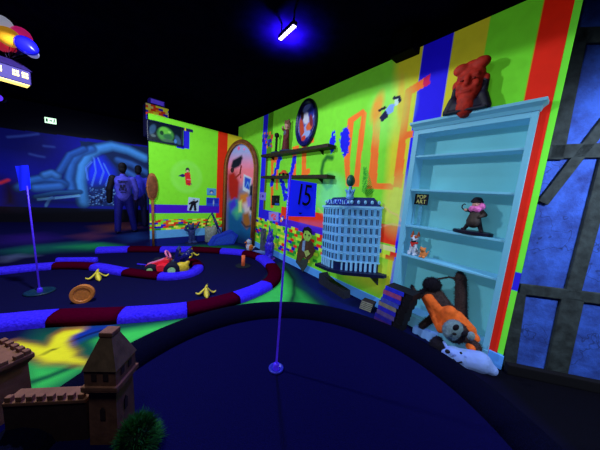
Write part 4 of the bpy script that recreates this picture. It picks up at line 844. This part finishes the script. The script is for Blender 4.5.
kerb_run([(-34, 329), (-8, 327), (54, 321), (122, 318), (187, 312), (236, 300), (266, 287), (274.5, 277), (271, 267.5), (260, 259), (244, 254.5), (221, 252.5), (191, 251), (161, 251), (129, 251), (97, 252)],
  [(0, 2, 'b', 'long blue kerb at the front left of the race track behind the castle'), (2, 3, 'r', 'dark red kerb at the front of the track between two blue ones'), (3, 4, 'b', 'wide blue kerb at the front of the track above the green carpet'),
   (4, 5, 'r', 'dark red kerb on the near bend beside the putting green rim'), (5, 6, 'b', 'curved blue kerb on the right bend beside the green carpet'), (6, 8, 'r', 'short dark red kerb at the outermost point of the right bend'),
   (8, 9, 'b', 'short blue kerb on the far right bend near the pale floor tile'), (9, 10, 'r', 'dark red kerb behind the orange peg'), (10, 11, 'b', 'blue kerb in front of the blue wedge block'), (11, 12, 'r', 'dark red kerb in front of the stone bucket'),
   (12, 13, 'b', 'blue kerb behind the kart in front of the short wall'), (13, 14, 'r', 'dark red kerb in front of the giant spoon'), (14, 15, 'b', 'blue kerb at the far left end of the back row by the people')])
kerb_run([(-30, 277), (-6, 274), (54, 268), (94, 268.5), (126, 274), (160, 278), (180, 277.5), (193, 274), (198, 269), (195, 264.5), (186, 262.5)],
  [(0, 2, 'b', 'long blue kerb crossing behind the left flag'), (2, 3, 'r', 'dark red kerb between the left flag and the banana peel'), (3, 4, 'b', 'blue kerb behind the small banana peel left of the kart'), (4, 5, 'r', 'dark red kerb in front of the front wheels of the kart'),
   (5, 8, 'b', 'rounded blue kerb in front of the rear wheels of the kart'), (8, 10, 'r', 'dark red kerb curling round behind the rear of the kart')], .095, .09)
kerb_run([(57, 262.5), (97, 262)], [(0, 1, 'b', 'thin blue kerb strip just behind the dark red inner kerb')], .05, .09)

# --- kart ------------------------------------------------------------------------------------------------
p0 = V(*on_floor(145, 272)); p1 = V(*on_floor(180, 272.5)); d = p1 - p0; c0 = (p0 + p1) / 2; Lk = d.length
t = thing('race_kart', 'small red and blue toy race kart with yellow rear parts on the race track', 'kart', (c0.x, c0.y + .12, 0), math.atan2(d.y, d.x) + .12); t.scale = (1.12, 1.12, 1.0)
KRD = K('kart_red', (240, 40, 66), rough=.3, emit=.14); KBL = K('kart_blue', (24, 26, 130), rough=.3, emit=.03); KY = K('kart_yellow', (220, 190, 50), rough=.4, emit=.08); KT = K('kart_tyre', (14, 16, 50), rough=.8); KP = K('kart_pink', (240, 130, 190), rough=.4, emit=.1)
h = Lk / 2
MB().prism([(-h * .9, .05), (-h, .08), (-h * .97, .11), (-h * .55, .155), (-h * .1, .21), (h * .15, .22), (h * .2, .06)], -.085, .085, 'y').build('nose_body', KRD, t)
for sy in (-1, 1): MB().prism([(-h * .3, .055), (-h * .35, .14), (-h * .1, .16), (h * .28, .13), (h * .26, .055)], *sorted((sy * .09, sy * .2)), 'y').build('side_pod', KRD, t)
MB().box((-h * .85, -.07, .03), (h * .85, .07, .055), None, .005).build('chassis', KBL, t)
MB().prism([(h * .1, .1), (h * .15, .16), (h * .42, .17), (h * .55, .42), (h * .68, .4), (h * .6, .1)], -.1, .1, 'y').build('seat', KBL, t)
MB().prism([(h * .55, .08), (h * .6, .26), (h * .95, .3), (h * 1.1, .2), (h, .08)], -.11, .11, 'y').build('engine', KBL, t)
for sy in (-1, 1):
    MB().tube([(h * .8, sy * .08, .2), (h * 1.05, sy * .1, .3), (h * 1.22, sy * .1, .34)], [.04, .045, .055], 12).build('exhaust_pipe', KBL, t, True)
    for x, r, w_ in ((-h * .62, .085, .05), (h * .5, .115, .075)):
        y = sy * (.17 if x < 0 else .245)
        wh = MB(); wh.T = Matrix.Translation((x, y, r)) @ Matrix.Rotation(PI / 2, 4, 'X'); wh.lathe([(r * .4, -w_), (r * .85, -w_), (r, -w_ * .7), (r, w_ * .7), (r * .85, w_), (r * .4, w_)], 24); w1_ = wh.build('wheel', KT, t, True)
        hb = MB(); hb.T = Matrix.Translation((x, y, r)) @ Matrix.Rotation(PI / 2, 4, 'X'); hb.lathe([(.001, -w_ * 1.12), (r * .46, -w_ * 1.12), (r * .46, w_ * 1.12), (.001, w_ * 1.12)], 16); hb.build('hub', K('hub_lime', (140, 190, 130), emit=.3), w1_)
blob('rear_fender', [('e', (h * .92, -.24, .12), (.11, .07, .11)), ('c', (h * 1.0, -.24, .12), (h * 1.22, -.22, .22), .06, .03)], KY, t, .014, 1)
st = MB(); st.T = Matrix.Translation((h * .06, 0, .29)) @ Matrix.Rotation(1.1, 4, 'Y')
st.tube([(.07 * math.cos(a), .07 * math.sin(a), 0) for a in [2 * PI * k / 20 for k in range(21)]], .014, 8); sw_ = st.build('steering_wheel', KP, t, True)
MB().tube([(-h * .1, 0, .25), (h * .06, 0, .29)], .013, 8).build('steering_column', KBL, t, True)
MB().tube([(-h * 1.02, 0, .1), (-h * 1.45, 0, .12)], .012, 8).build('antenna', K('antenna_blue', (50, 30, 230), emit=.2), t, True)
MB().prism([(-h * .93, .118), (-h * .55, .158), (-h * .15, .208), (-h * .15, .216), (-h * .55, .166), (-h * .95, .124)], -.04, .04, 'y').build('stripe', KP, t)

# --- banana peels, coin, peg -------------------------------------------------------------------------------
BN = K('banana_yellow', (236, 214, 70), rough=.5, vary=.25, scale=20, emit=.12); BS = K('banana_stub', (120, 130, 60))
def banana(x, y, sc, lab, rz, z=0.):
    p = on_floor(x, y, z); t = thing('banana_peel', lab, 'banana peel', (p[0], p[1], z + .004), rz, 'banana peels on the track')
    for k in range(4):
        a = k * PI / 2 + .3; u = V(math.cos(a), math.sin(a), 0); w_ = V(-u.y, u.x, 0); vs = []; n = 8
        for i in range(n + 1):
            f_ = i / n; r = sc * (.02 + .17 * f_); zz_ = sc * (.13 * (1 - f_) ** 1.7 + .012 + (.07 * max(0, f_ - .7) ** 1 * 2 if k % 2 == 0 else 0)); wd = sc * .05 * math.sin(PI * (.12 + .86 * f_)) + .002
            vs += [u * r + w_ * wd + V(0, 0, zz_), u * r + V(0, 0, zz_ + sc * .02), u * r - w_ * wd + V(0, 0, zz_), u * r + V(0, 0, max(.001, zz_ - sc * .012))]
        m = MB(); m._add(vs, [[i * 4 + j, i * 4 + (j + 1) % 4, i * 4 + 4 + (j + 1) % 4, i * 4 + 4 + j] for i in range(n) for j in range(4)] + [[3, 2, 1, 0], [n * 4, n * 4 + 1, n * 4 + 2, n * 4 + 3]]); m.build('peel_flap', BN, t, True)
    MB().tube([(0, 0, sc * .1), (0, 0, sc * .16), (sc * .02, 0, sc * .21)], [sc * .034, sc * .026, sc * .014], 10).build('stub', BN, t, True)
    MB().tube([(sc * .02, 0, sc * .211), (sc * .024, 0, sc * .225)], [sc * .015, sc * .013], 8).build('tip', BS, t, True)
banana(206, 294.8, .72, 'yellow banana peel lying alone in the middle of the track', .2); banana(97.5, 279, .72, 'yellow banana peel beside the blue inner kerb on the left', .6); banana(191, 256.5, .85, 'yellow banana peel just behind the rear of the kart', .0)
p = on_floor(80, 302.5)
t = thing('game_coin', 'bronze coin with raised rim standing tilted on the track left of the kart', 'coin', (p[0], p[1], .002), rot=(-.18, .22, .5)); t.scale = (.76, .76, .76)
CM = K('coin_bronze', (204, 122, 54), rough=.45, vary=.2, emit=.06); CD = K('coin_dark', (84, 40, 22), rough=.6)
m = MB(); m.T = Matrix.Translation((0, 0, .135)) @ Matrix.Rotation(PI / 2, 4, 'X'); m.lathe([(.10, -.035), (.11, -.045), (.145, -.045), (.152, -.035), (.152, .035), (.145, .045), (.11, .045), (.10, .035)], 36)
m.build('rim', CM, t, False); m = MB(); m.T = Matrix.Translation((0, 0, .135)) @ Matrix.Rotation(PI / 2, 4, 'X'); m.lathe([(.001, -.02), (.104, -.02), (.104, .02), (.001, .02)], 32, (0, 0, 0)); m.build('face', CM, t)
for sy in (-1, 1): MB().box((-.016, min(sy * .0205, sy * .034), .075), (.016, max(sy * .0205, sy * .034), .195), None, .004).build('bar', CD, t)
p = on_floor(243, 266)
t = thing('marker_peg', 'short orange peg standing in a dark hole at the right bend of the track', 'peg', (p[0], p[1], .002))
MB().tube([(0, 0, 0), (0, 0, .22)], .035, 14).build('post', K('peg_orange', (236, 110, 70), emit=.15), t, True); MB().lathe([(.0355, .0), (.15, 0), (.15, .006), (.0355, .008)], 28).build('hole_ring', K('peg_ring', (8, 26, 44)), t)

# --- castle -------------------------------------------------------------------------------------------------
BK = K('castle_stone', (122, 80, 62), rough=.9, vary=.22, scale=12, bump=.3); BKR = K('castle_roof', (96, 74, 58), rough=.9, vary=.25, scale=14, bump=.3); BKD = K('castle_dark', (52, 32, 36), rough=.9)
cz = .02; cp = on_floor(113, 442, cz)
TS = .61
cp = on_floor(107, 440, cz)
t = thing('castle_tower', 'small brown castle tower with a tall hipped roof and square windows in the foreground', 'model castle', (cp[0], cp[1] + .05, cz), .08); t.scale = (TS, TS, 1.05)
cz_ = t.location.z
MB().frustum((.125, .125), (.118, .118), 0, .325).build('shaft', BK, t)
m = MB(); m.frustum((.122, .122), (.155, .155), .315, .345).box((-.155, -.155, .345), (.155, .155, .372), None, .006); m.build('cornice', BK, t)
MB().frustum((.135, .135), (.135, .135), .372, .46).build('upper_storey', BK, t)
MB().frustum((.145, .145), (.05, .05), .46, .62).build('roof', BKR, t); MB().box((-.058, -.058, .617), (.058, .058, .645), None, .008).build('roof_cap', BK, t)
for sx, sy, rz in ((0, -1, 0), (1, 0, PI / 2), (-1, 0, -PI / 2), (0, 1, PI)):
    for u in (-.05, .05):
        w_ = MB().box((-.022, -.004, -.02), (.022, .003, .02)).build('window', BKD, t); w_.parent = t; R2 = Matrix.Rotation(rz, 3, 'Z'); w_.location = R2 @ V(u, -.136, .425); w_.rotation_euler = (0, 0, rz)
    w_ = MB().prism([(-.022, -.04), (.022, -.04), (.022, .02), (0, .04), (-.022, .02)], -.004, .003, 'y').build('arrow_slit', BKD, t); w_.location = Matrix.Rotation(rz, 3, 'Z') @ V(0, -.124, .2); w_.rotation_euler = (0, 0, rz)
cwA = V(cp[0] - .17, cp[1] + .02, .02)
lt = on_plane(0, 345, (0, 1.25), (0, 1))
def merlon_wall(p, q_, hgt, lab):
    p = V(*p); q_ = V(*q_); d = q_ - p; L_ = d.length; t = thing('castle_wall', lab, 'model castle', (p.x, p.y, p.z), math.atan2(d.y, d.x))
    MB().box((0, -.045, 0), (L_, .04, hgt - .055)).build('wall_body', BKD, t); MB().box((0, -.05, hgt - .055), (L_, .05, hgt - .03), None, .006).build('ledge', BK, t)
    n = int(L_ / .05)
    for i in range(n): MB().box((i * L_ / n + .008, -.045, hgt - .031), ((i + .6) * L_ / n + .008, -.02, hgt + .0), None, .005).build('merlon', BK, t)
Yw = cp[1] + .02
wa = on_plane(94, 402, (0, Yw), (0, 1)); wb = on_plane(12, 402, (0, Yw - .04), (0, 1))
merlon_wall((wb[0], Yw - .04, .02), (wa[0] - .03, Yw + .02, .02), .30, 'low crenellated brown castle wall joining the two castle towers')
lt0 = on_plane(2, 400, (0, Yw), (0, 1))
t = thing('castle_gatehouse', 'brown flat-topped castle tower cut off at the left edge of the photograph', 'model castle', (lt0[0] - .20, Yw + .06, .001), -.3)
MB().frustum((.14, .15), (.135, .145), 0, .34).build('shaft', BK, t); MB().frustum((.135, .145), (.16, .17), .32, .36).box((-.16, -.17, .36), (.16, .17, .385), None, .006).build('cornice', BK, t)
for i in range(5):
    for sy in (-1, 1): MB().box((-.152 + i * .065, min(sy * .13, sy * .16), .385), (-.112 + i * .065, max(sy * .13, sy * .16), .41), None, .004).build('merlon', BK, t)
    if i < 4: MB().box((.125, -.11 + i * .065, .385), (.155, -.07 + i * .065, .41), None, .004).build('merlon', BK, t)
w_ = MB().prism([(-.03, .14), (.03, .14), (.03, .23), (0, .26), (-.03, .23)], -.155, -.14, 'y').build('arrow_slit', BKD, t)
# grass clump at the tower foot
gp = on_plane(140, 424, (0, cp[1] + .02), (0, 1)); gz = float(gp[2])
gs = thing('grass_tuft', 'round tuft of green artificial grass at the right foot of the castle tower', 'artificial grass', (gp[0] + .02, cp[1] - .02, .021)); gz = gz * .75; GRM = K('tuft_green', (26, 104, 40), rough=.9, vary=.5, scale=40)
m = MB(); rg = np.random.RandomState(3); vs = []; fs = []
for i in range(2600):
    a = rg.uniform(0, 2 * PI); e = math.acos(rg.uniform(0, 1)); u = V(math.cos(a) * math.sin(e), math.sin(a) * math.sin(e), math.cos(e)); b_ = V(u.x * .09, u.y * .085, u.z * (gz + .08)); tip = b_ + (u + V(rg.randn() * .5, rg.randn() * .5, rg.randn() * .4)) * .03; s_ = u.orthogonal().normalized() * .0035
    k = len(vs); vs += [b_ - s_, b_ + s_, tip]; fs.append([k, k + 1, k + 2])
m._add(vs, fs); o = m.build('blades', GRM, gs); o['kind'] = 'stuff'; MB().ell((0, 0, (gz + .07) / 2), (.088, .083, (gz + .07) / 2)).build('mound', K('tuft_dark', (8, 40, 24)), gs, True)

# --- balloon cluster and the lantern house under it ------------------------------------------------------------
YB = 3.25
bp = lambda x, y, dy=0.: V(*on_plane(x, y, (0, YB + dy), (0, 1)))
hcen = bp(9.5, 74)
BAL = [(3, 25, 9, 8, 'white', (200, 205, 235), 'pale white balloon at the upper left of the cluster', 0), (9.5, 37.5, 9.5, 7, 'amber', (238, 168, 40), 'amber balloon at the front of the cluster', -.12), (22, 36, 8.5, 7, 'pink', (245, 40, 140), 'bright pink balloon right of the amber one', .05), (27, 46, 9, 6, 'blue', (26, 24, 245), 'vivid blue balloon below the pink one', -.1), (32.5, 53, 5.5, 4.5, 'lilac', (170, 170, 235), 'small pale lilac balloon at the lower right of the cluster', .05), (3, 46, 6, 6, 'coral', (235, 50, 80), 'coral red balloon under the amber one at the left edge', 0), (12, 48, 4.5, 4.5, 'red', (190, 30, 60), 'small dark red balloon in the middle of the cluster', .1), (10, 24, 7, 6, 'brown', (36, 20, 36), 'dim brown balloon at the top of the cluster', .2), (18, 50, 5, 5, 'indigo', (40, 20, 110), 'indigo balloon above the house roof', .15), (-4, 36, 8, 7, 'green', (40, 150, 80), 'green balloon cut by the left edge of the photograph', .1)]
px = (bp(13, 68) - bp(12, 68)).length
for x, y, rx_, ry_, nm, col, lab, dy in BAL:
    p = bp(x, y, dy); t = thing('balloon', lab, 'balloon', p, 0, 'balloons above the lantern house')
    d = (hcen + V(0, 0, .1) - p).normalized(); r_ = rx_ * px; m = MB(); m.T = V(0, 0, 1).rotation_difference(V(d.x * .8, d.y, -.35 if rx_ > ry_ else d.z).normalized() if False else V(-math.cos(.5), 0.1, math.sin(.5))).to_matrix().to_4x4()
    m.lathe([(.001, -1.12 * r_), (.05 * r_, -1.1 * r_), (.3 * r_, -.93 * r_), (.62 * r_, -.6 * r_), (.82 * r_, -.1 * r_), (.83 * r_, .2 * r_), (.72 * r_, .58 * r_), (.45 * r_, .88 * r_), (.2 * r_, .98 * r_), (.001, 1.0 * r_)], 24); m.build('skin', K('balloon_' + nm, col, rough=.3, vary=.03, emit=.35 if nm not in ('brown', 'indigo') else .02), t, True)
    MB().tube([(0, 0, -.4 * r_), (hcen - p) * .75 + V(0, 0, .12)], .003, 5).build('string', K('string_dark', (40, 30, 70)), t)
t = thing('lantern_house', 'little violet house with lit yellow windows hanging under the balloons', 'lantern', hcen, 1.0)
s_ = px; HWM = K('house_violet', (44, 24, 118), rough=.6, vary=.1, emit=.05); GL = glow('window_light', (255, 226, 120), 1.6)
hw, hd, hh = 13 * s_, 6.5 * s_, 6.5 * s_
MB().box((-hw, -hd, -hh), (hw, hd, hh), None, .01).build('walls', HWM, t)
m = MB(); m._add([(-hw * 1.1, -hd * 1.15, hh), (hw * 1.1, -hd * 1.15, hh), (hw * 1.1, hd * 1.15, hh), (-hw * 1.1, hd * 1.15, hh), (-hw * .5, 0, hh * 2.2), (hw * .5, 0, hh * 2.2)], [[0, 1, 5, 4], [1, 2, 5], [2, 3, 4, 5], [3, 0, 4], [3, 2, 1, 0]]); m.build('roof', K('house_roof', (36, 20, 96)), t)
MB().box((-hw * .9, -hd * .9, -hh - .012), (hw * .9, hd * .9, -hh - .002)).build('floor_light', GL, t)
def hwin(x, y, rz, w):
    o = MB().box((-w, -.006, -2.6 * s_), (w, .004, 2.6 * s_)).build('window', GL, t); o.location = (x, y, .2 * hh); o.rotation_euler = (0, 0, rz)
    MB().box((-.25 * s_, -.012, -2.6 * s_), (.25 * s_, -.0065, 2.6 * s_)).box((-w, -.012, -.25 * s_), (w, -.0065, .25 * s_)).build('window_bars', HWM, o)
for k_ in (-.55, .25, .7): hwin(hw * k_, -hd - .001, 0, 2.0 * s_)
hwin(-hw - .001, 0, -PI / 2, 2.0 * s_)

# --- ceiling lamp, exit sign, small fixtures -------------------------------------------------------------------
LZ_ = 3.45
lp = V(*on_floor(287, 33, LZ_)); la = V(*on_floor(279.5, 40, LZ_)); lb = V(*on_floor(295, 25.5, LZ_)); dl = lb - la
t = thing('ultraviolet_lamp', 'glowing violet bar lamp with a row of diodes under the black ceiling', 'lamp', lp, math.atan2(dl.y, dl.x)); Ll = dl.length
MB().box((-Ll / 2, -.03, .006), (Ll / 2, .03, .05), None, .008).build('housing', K('lamp_housing', (20, 18, 60), rough=.4), t)
for i in range(8):
    x = -Ll / 2 + (i + .5) * Ll / 8; MB().box((x - Ll * .04, -.022, -.004), (x + Ll * .04, .022, .0055), None, .004).build('diode', glow('diode_glow', (205, 190, 255), 9.), t)
MB().tube([(-Ll * .4, 0, .05), (-Ll * .4, 0, 3.62 - LZ_)], .01, 8).tube([(Ll * .4, 0, .05), (Ll * .4, 0, 3.62 - LZ_)], .01, 8).build('hanger', BLK, t)
zl = 3.2; ep = W3.sz(51, 121, .1); sgl, sgr = W3.sz(45.5, 120, .1)[0], W3.sz(57.5, 121, .1)[0]; sh_ = abs(W3.sz(51, 117.7, .1)[1] - W3.sz(51, 123.7, .1)[1]) / 2
t = thing('exit_sign', 'lit white and green emergency exit sign above the sea mural', 'sign', W3.pt(ep[0], .1, ep[1]), W3.rz); sw2 = (sgr - sgl) / 2
MB().box((-sw2, -.03, -sh_), (sw2, .06, sh_), None, .006).build('housing', K('sign_housing', (60, 80, 70)), t); MB().box((-sw2 * .96, -.036, -sh_ * .92), (sw2 * .96, -.0305, sh_ * .92)).build('light_panel', glow('exit_glow', (206, 255, 214), 1.6), t)
EG = K('exit_green', (30, 120, 70), emit=.3); m = MB()
m.prism([(-sw2 * .75, -sh_ * .5), (-sw2 * .45, -sh_ * .5), (-sw2 * .45, sh_ * .55), (-sw2 * .75, sh_ * .55)], -.042, -.0365, 'y'); m.build('door_symbol', EG, t)
m = MB(); m.prism([(-sw2 * .2, -sh_ * .1), (sw2 * .05, -sh_ * .1), (sw2 * .05, -sh_ * .4), (sw2 * .3, 0), (sw2 * .05, sh_ * .4), (sw2 * .05, sh_ * .12), (-sw2 * .2, sh_ * .12)], -.042, -.0365, 'y'); m.build('arrow_symbol', EG, t)
m = MB(); m.ell((sw2 * .66, -.038, sh_ * .5), (sh_ * .18, .004, sh_ * .18), None, 10, 6); m.prism([(sw2 * .55, sh_ * .3), (sw2 * .75, sh_ * .28), (sw2 * .68, -sh_ * .1), (sw2 * .85, -sh_ * .55), (sw2 * .72, -sh_ * .6), (sw2 * .6, -sh_ * .2), (sw2 * .45, -sh_ * .55), (sw2 * .38, -sh_ * .45), (sw2 * .55, -sh_ * .02)], -.042, -.0365, 'y'); m.build('runner_symbol', EG, t)
p = V(*on_plane(0.5, 98.5, (0, 4.), (0, 1)))
t = thing('spotlight', 'tiny violet spotlight at the left edge below the lantern house', 'lamp', p, .4); MB().tube([(0, .05, 0), (0, -.03, 0)], [.05, .06], 14).build('housing', BLK, t, True); MB().ell((0, -.032, 0), (.05, .012, .05)).build('lens', glow('violet_lens', (90, 50, 250), 1.2), t, True); MB().tube([(0, .02, .05), (0, .02, 3.62 - p.z)], .012, 8).build('hanger', BLK, t, True)
p = W1.pt(-.08, .10, 3.33)
t = thing('ceiling_speaker', 'black box speaker hanging from the ceiling against the top of the painted wall', 'speaker', p, W1.rz); MB().box((-.2, -.09, 0), (.1, .09, .285), None, .015).build('housing', K('speaker_black', (3, 4, 5), spec=.05), t); MB().box((-.17, -.098, .03), (.07, -.0905, .25)).build('grille', K('speaker_grille', (4, 4, 6), bump=.4, scale=200), t)

# --- people ------------------------------------------------------------------------------------------------------
def person(name, label, x, y, head_y, rz, top, legs, hair, skin, step, dark_sleeve=None, pose=0):
    p = on_floor(x, y); H = on_plane(x, head_y, (0, p[1]), (0, 1))[2]; k = H / 1.78
    t = thing(name, label, 'person', (p[0], p[1], 0), rz); t.scale = (1, 1, 1)
    q = lambda a, b, c: V(a * k, b * k, c * k)
    L, R2 = step
    def leg(sx, fy, fx):
        hip = q(sx * .09, 0, .92); kn = q(sx * .105 + fx * .5, fy * .5 - .02, .5); an = q(sx * .11 + fx, fy, .09); return hip, kn, an
    body = []; tr = []; shoes = []
    for sx, (fx, fy) in ((-1, L), (1, R2)):
        hip, kn, an = leg(sx, fy, fx); body += [('c', hip, kn, .085 * k, .058 * k), ('c', kn, an, .055 * k, .04 * k)]; tr += [('c', hip, kn, .105 * k, .08 * k), ('c', kn, an + V(0, 0, .0), .078 * k, .07 * k)]
        shoes += [('e', an + q(0, .05, -.045), (.05 * k, .13 * k, .045 * k))]; body += [('e', an + q(0, .05, -.05), (.04 * k, .11 * k, .035 * k))]
    body += [('e', q(0, 0, .95), (.15 * k, .1 * k, .12 * k)), ('c', q(0, 0, 1.0), q(0, 0, 1.32), .125 * k, .15 * k), ('e', q(0, 0, 1.38), (.19 * k, .09 * k, .09 * k)), ('c', q(0, 0, 1.42), q(0, .01, 1.56), .06 * k, .05 * k), ('e', q(0, .015, 1.665), (.075 * k, .095 * k, .115 * k)), ('e', q(0, .105, 1.655), (.014 * k, .022 * k, .022 * k)), ('e', q(-.078, .01, 1.655), (.012 * k, .022 * k, .032 * k)), ('e', q(.078, .01, 1.655), (.012 * k, .022 * k, .032 * k))]
    tp = [('c', q(0, 0, .96), q(0, 0, 1.3), .15 * k, .172 * k), ('e', q(0, 0, 1.36), (.215 * k, .115 * k, .11 * k)), ('c', q(0, 0, 1.42), q(0, .0, 1.48), .085 * k, .065 * k), ('e', q(0, 0, .93), (.175 * k, .125 * k, .07 * k))]
    sl_ = {-1: [], 1: []}
    for sx in (-1, 1):
        sh = q(sx * .2, 0, 1.4); el = q(sx * .27, -.02, 1.12); wr = q(sx * .25, .1, .9) if not (pose and sx < 0) else q(sx * .29, .03, .86)
        body += [('c', sh, el, .05 * k, .04 * k), ('c', el, wr, .038 * k, .028 * k)]
        pm = wr + (wr - el).normalized() * .05 * k; body += [('e', pm, (.022 * k, .04 * k, .045 * k))]
        dn = (wr - el).normalized()
        for i in range(4): f0 = pm + q(0, -.03 + .02 * i, -.02); body += [('c', f0, f0 + dn * (.055 + .008 * (i in (1, 2))) * k, .010 * k, .008 * k)]
        body += [('c', pm + q(0, .035, .01), pm + q(-sx * .01, .06, -.02), .011 * k, .008 * k)]
        sl_[sx] = [('c', sh, el, .072 * k, .062 * k), ('c', el, wr, .06 * k, .045 * k)]
    blob('body', body, skin, t, .017, 1)
    if dark_sleeve is None: tp += sl_[-1] + sl_[1]
    else:
        tp += sl_[1]; blob('dark_sleeve', [(a, b, c, d * 1.1, e * 1.1) for a, b, c, d, e in sl_[-1]] + [('c', q(-.26, -.02, 1.12), q(-.28, .03, .82), .065 * k, .06 * k)], dark_sleeve, t, .022, 1)
    blob('top', tp, top, t, .022, 2); blob('trousers', tr + [('e', q(0, 0, .93), (.165 * k, .118 * k, .1 * k))], legs, t, .022, 2)
    blob('shoes', shoes, K('shoe_dark', (20, 14, 60)), t, .018, 1)
    blob('hair', [('e', q(0, -.012, 1.70), (.09 * k, .105 * k, .105 * k)), ('e', q(0, -.06, 1.62), (.078 * k, .055 * k, .08 * k))], hair, t, .017, 2)
    for sx in (-1, 1): MB().ell(q(sx * .03, .108, 1.672), .010 * k).build('eye', BLK, t, True)
    MB().ell(q(0, .105, 1.607), (.026 * k, .008 * k, .008 * k)).build('mouth', K('lip', (120, 50, 60)), t, True)
    return t, k
SKD = K('skin_dim', (70, 40, 70)); HRD = K('hair_dark', (10, 6, 16), rough=.8)
A_, k = person('person', 'person seen from behind in a white printed jacket with one dark sleeve and blue jeans', 124.5, 233, 163.5, .62, K('jacket_white', (78, 76, 205), emit=.05, vary=.3, scale=9), K('jeans_dim', (20, 20, 130), vary=.3), HRD, SKD, ((-.02, -.04), (.10, .12)), K('sleeve_black', (10, 7, 22)), 1)
PR = K('jacket_print', (20, 16, 70)); m = MB()
for x0, z0, x1, z1 in ((-.1, 1.33, .1, 1.352), (-.085, 1.30, .075, 1.315), (-.06, 1.17, -.01, 1.25), (-.03, 1.12, .03, 1.2), (.005, 1.19, .055, 1.26), (-.075, 1.1, -.045, 1.16), (.045, 1.1, .075, 1.17), (-.05, 1.06, .06, 1.075)): m.box((x0 * k, -.179 * k, z0 * k), (x1 * k, -.165 * k, z1 * k))
m.build('back_print', PR, A_)
person('person', 'person seen from behind in a plain pale blue top and dark trousers', 139.5, 226.5, 166, .45, K('top_blue', (46, 50, 200), emit=.05, vary=.15), K('trousers_dark', (12, 10, 62)), HRD, SKD, ((0, 0), (.02, .05)))

# ================================================================== LIGHT
def lamp(name, kind, loc_, energy, col, size=.1, rot=(0, 0, 0), spot=None, blend=.05):
    l = bpy.data.lights.new(name, kind); l.energy = energy; l.color = lin(col) if max(col) > 1 else col
    if kind == 'AREA': l.size = size
    else: l.shadow_soft_size = size
    if kind == 'SPOT': l.spot_size = spot; l.spot_blend = blend
    o = bpy.data.objects.new(name, l); COL.objects.link(o); o.location = loc_; o.rotation_euler = rot; return o
WHT = (.86, .95, 1.)
lamp('ceiling_wash_right', 'SPOT', (-2.6, 2.4, 3.28), 330, WHT, .05, (0, 0, 0), math.radians(174), .02)
lamp('ceiling_wash_near', 'SPOT', (-.75, .35, 3.18), 58, WHT, .3, (0, 0, 0), math.radians(176), .02)
lamp('lamp_beam', 'SPOT', (lp.x, lp.y, LZ_ - .06), 28, WHT, .03, (0, 0, 0), math.radians(160), .02)
lamp('lamp_glow', 'SPOT', (lp.x, lp.y, LZ_ - .06), 260, (.10, .05, 1.), .05, (math.radians(-24), 0, 0), math.radians(95), .9)
lamp('bloom_fill', 'SPOT', (lp.x - .03, lp.y + .30, LZ_ - .06), 420, (.10, .015, 1.), .03, (PI, 0, 0), math.radians(150), 1.)  # added upward spot without a fixture, imitates lens bloom round the bar lamp
lamp('mural_wash', 'SPOT', (-5.6, 4.9, 3.3), 220, (.5, .6, 1.), .3, (math.radians(35), 0, math.radians(32)), math.radians(120), .6)
lamp('plaster_wash', 'SPOT', (2.7, .2, 2.9), 300, (.75, .85, 1.), .2, (math.radians(42), 0, math.radians(-10)), math.radians(100), .7)
w = bpy.data.worlds.new('room_dark'); SC.world = w; w.use_nodes = True; w.node_tree.nodes['Background'].inputs['Color'].default_value = (.05, .05, .4, 1); w.node_tree.nodes['Background'].inputs['Strength'].default_value = .02

# ================================================================== CAMERA
cam = bpy.data.cameras.new('camera'); co = bpy.data.objects.new('camera', cam); COL.objects.link(co); SC.camera = co
cam.sensor_width = 36; cam.lens = F_PX / 600 * 36; cam.clip_start = .05
ax = [V(_r[i], _f[i], -_d[i]) for i in range(3)]
co.matrix_world = Matrix(((ax[0].x, -ax[1].x, -ax[2].x, 0), (ax[0].y, -ax[1].y, -ax[2].y, 0), (ax[0].z, -ax[1].z, -ax[2].z, CAM_H), (0, 0, 0, 1)))
SC.view_settings.view_transform = 'Standard'; SC.view_settings.look = 'None'
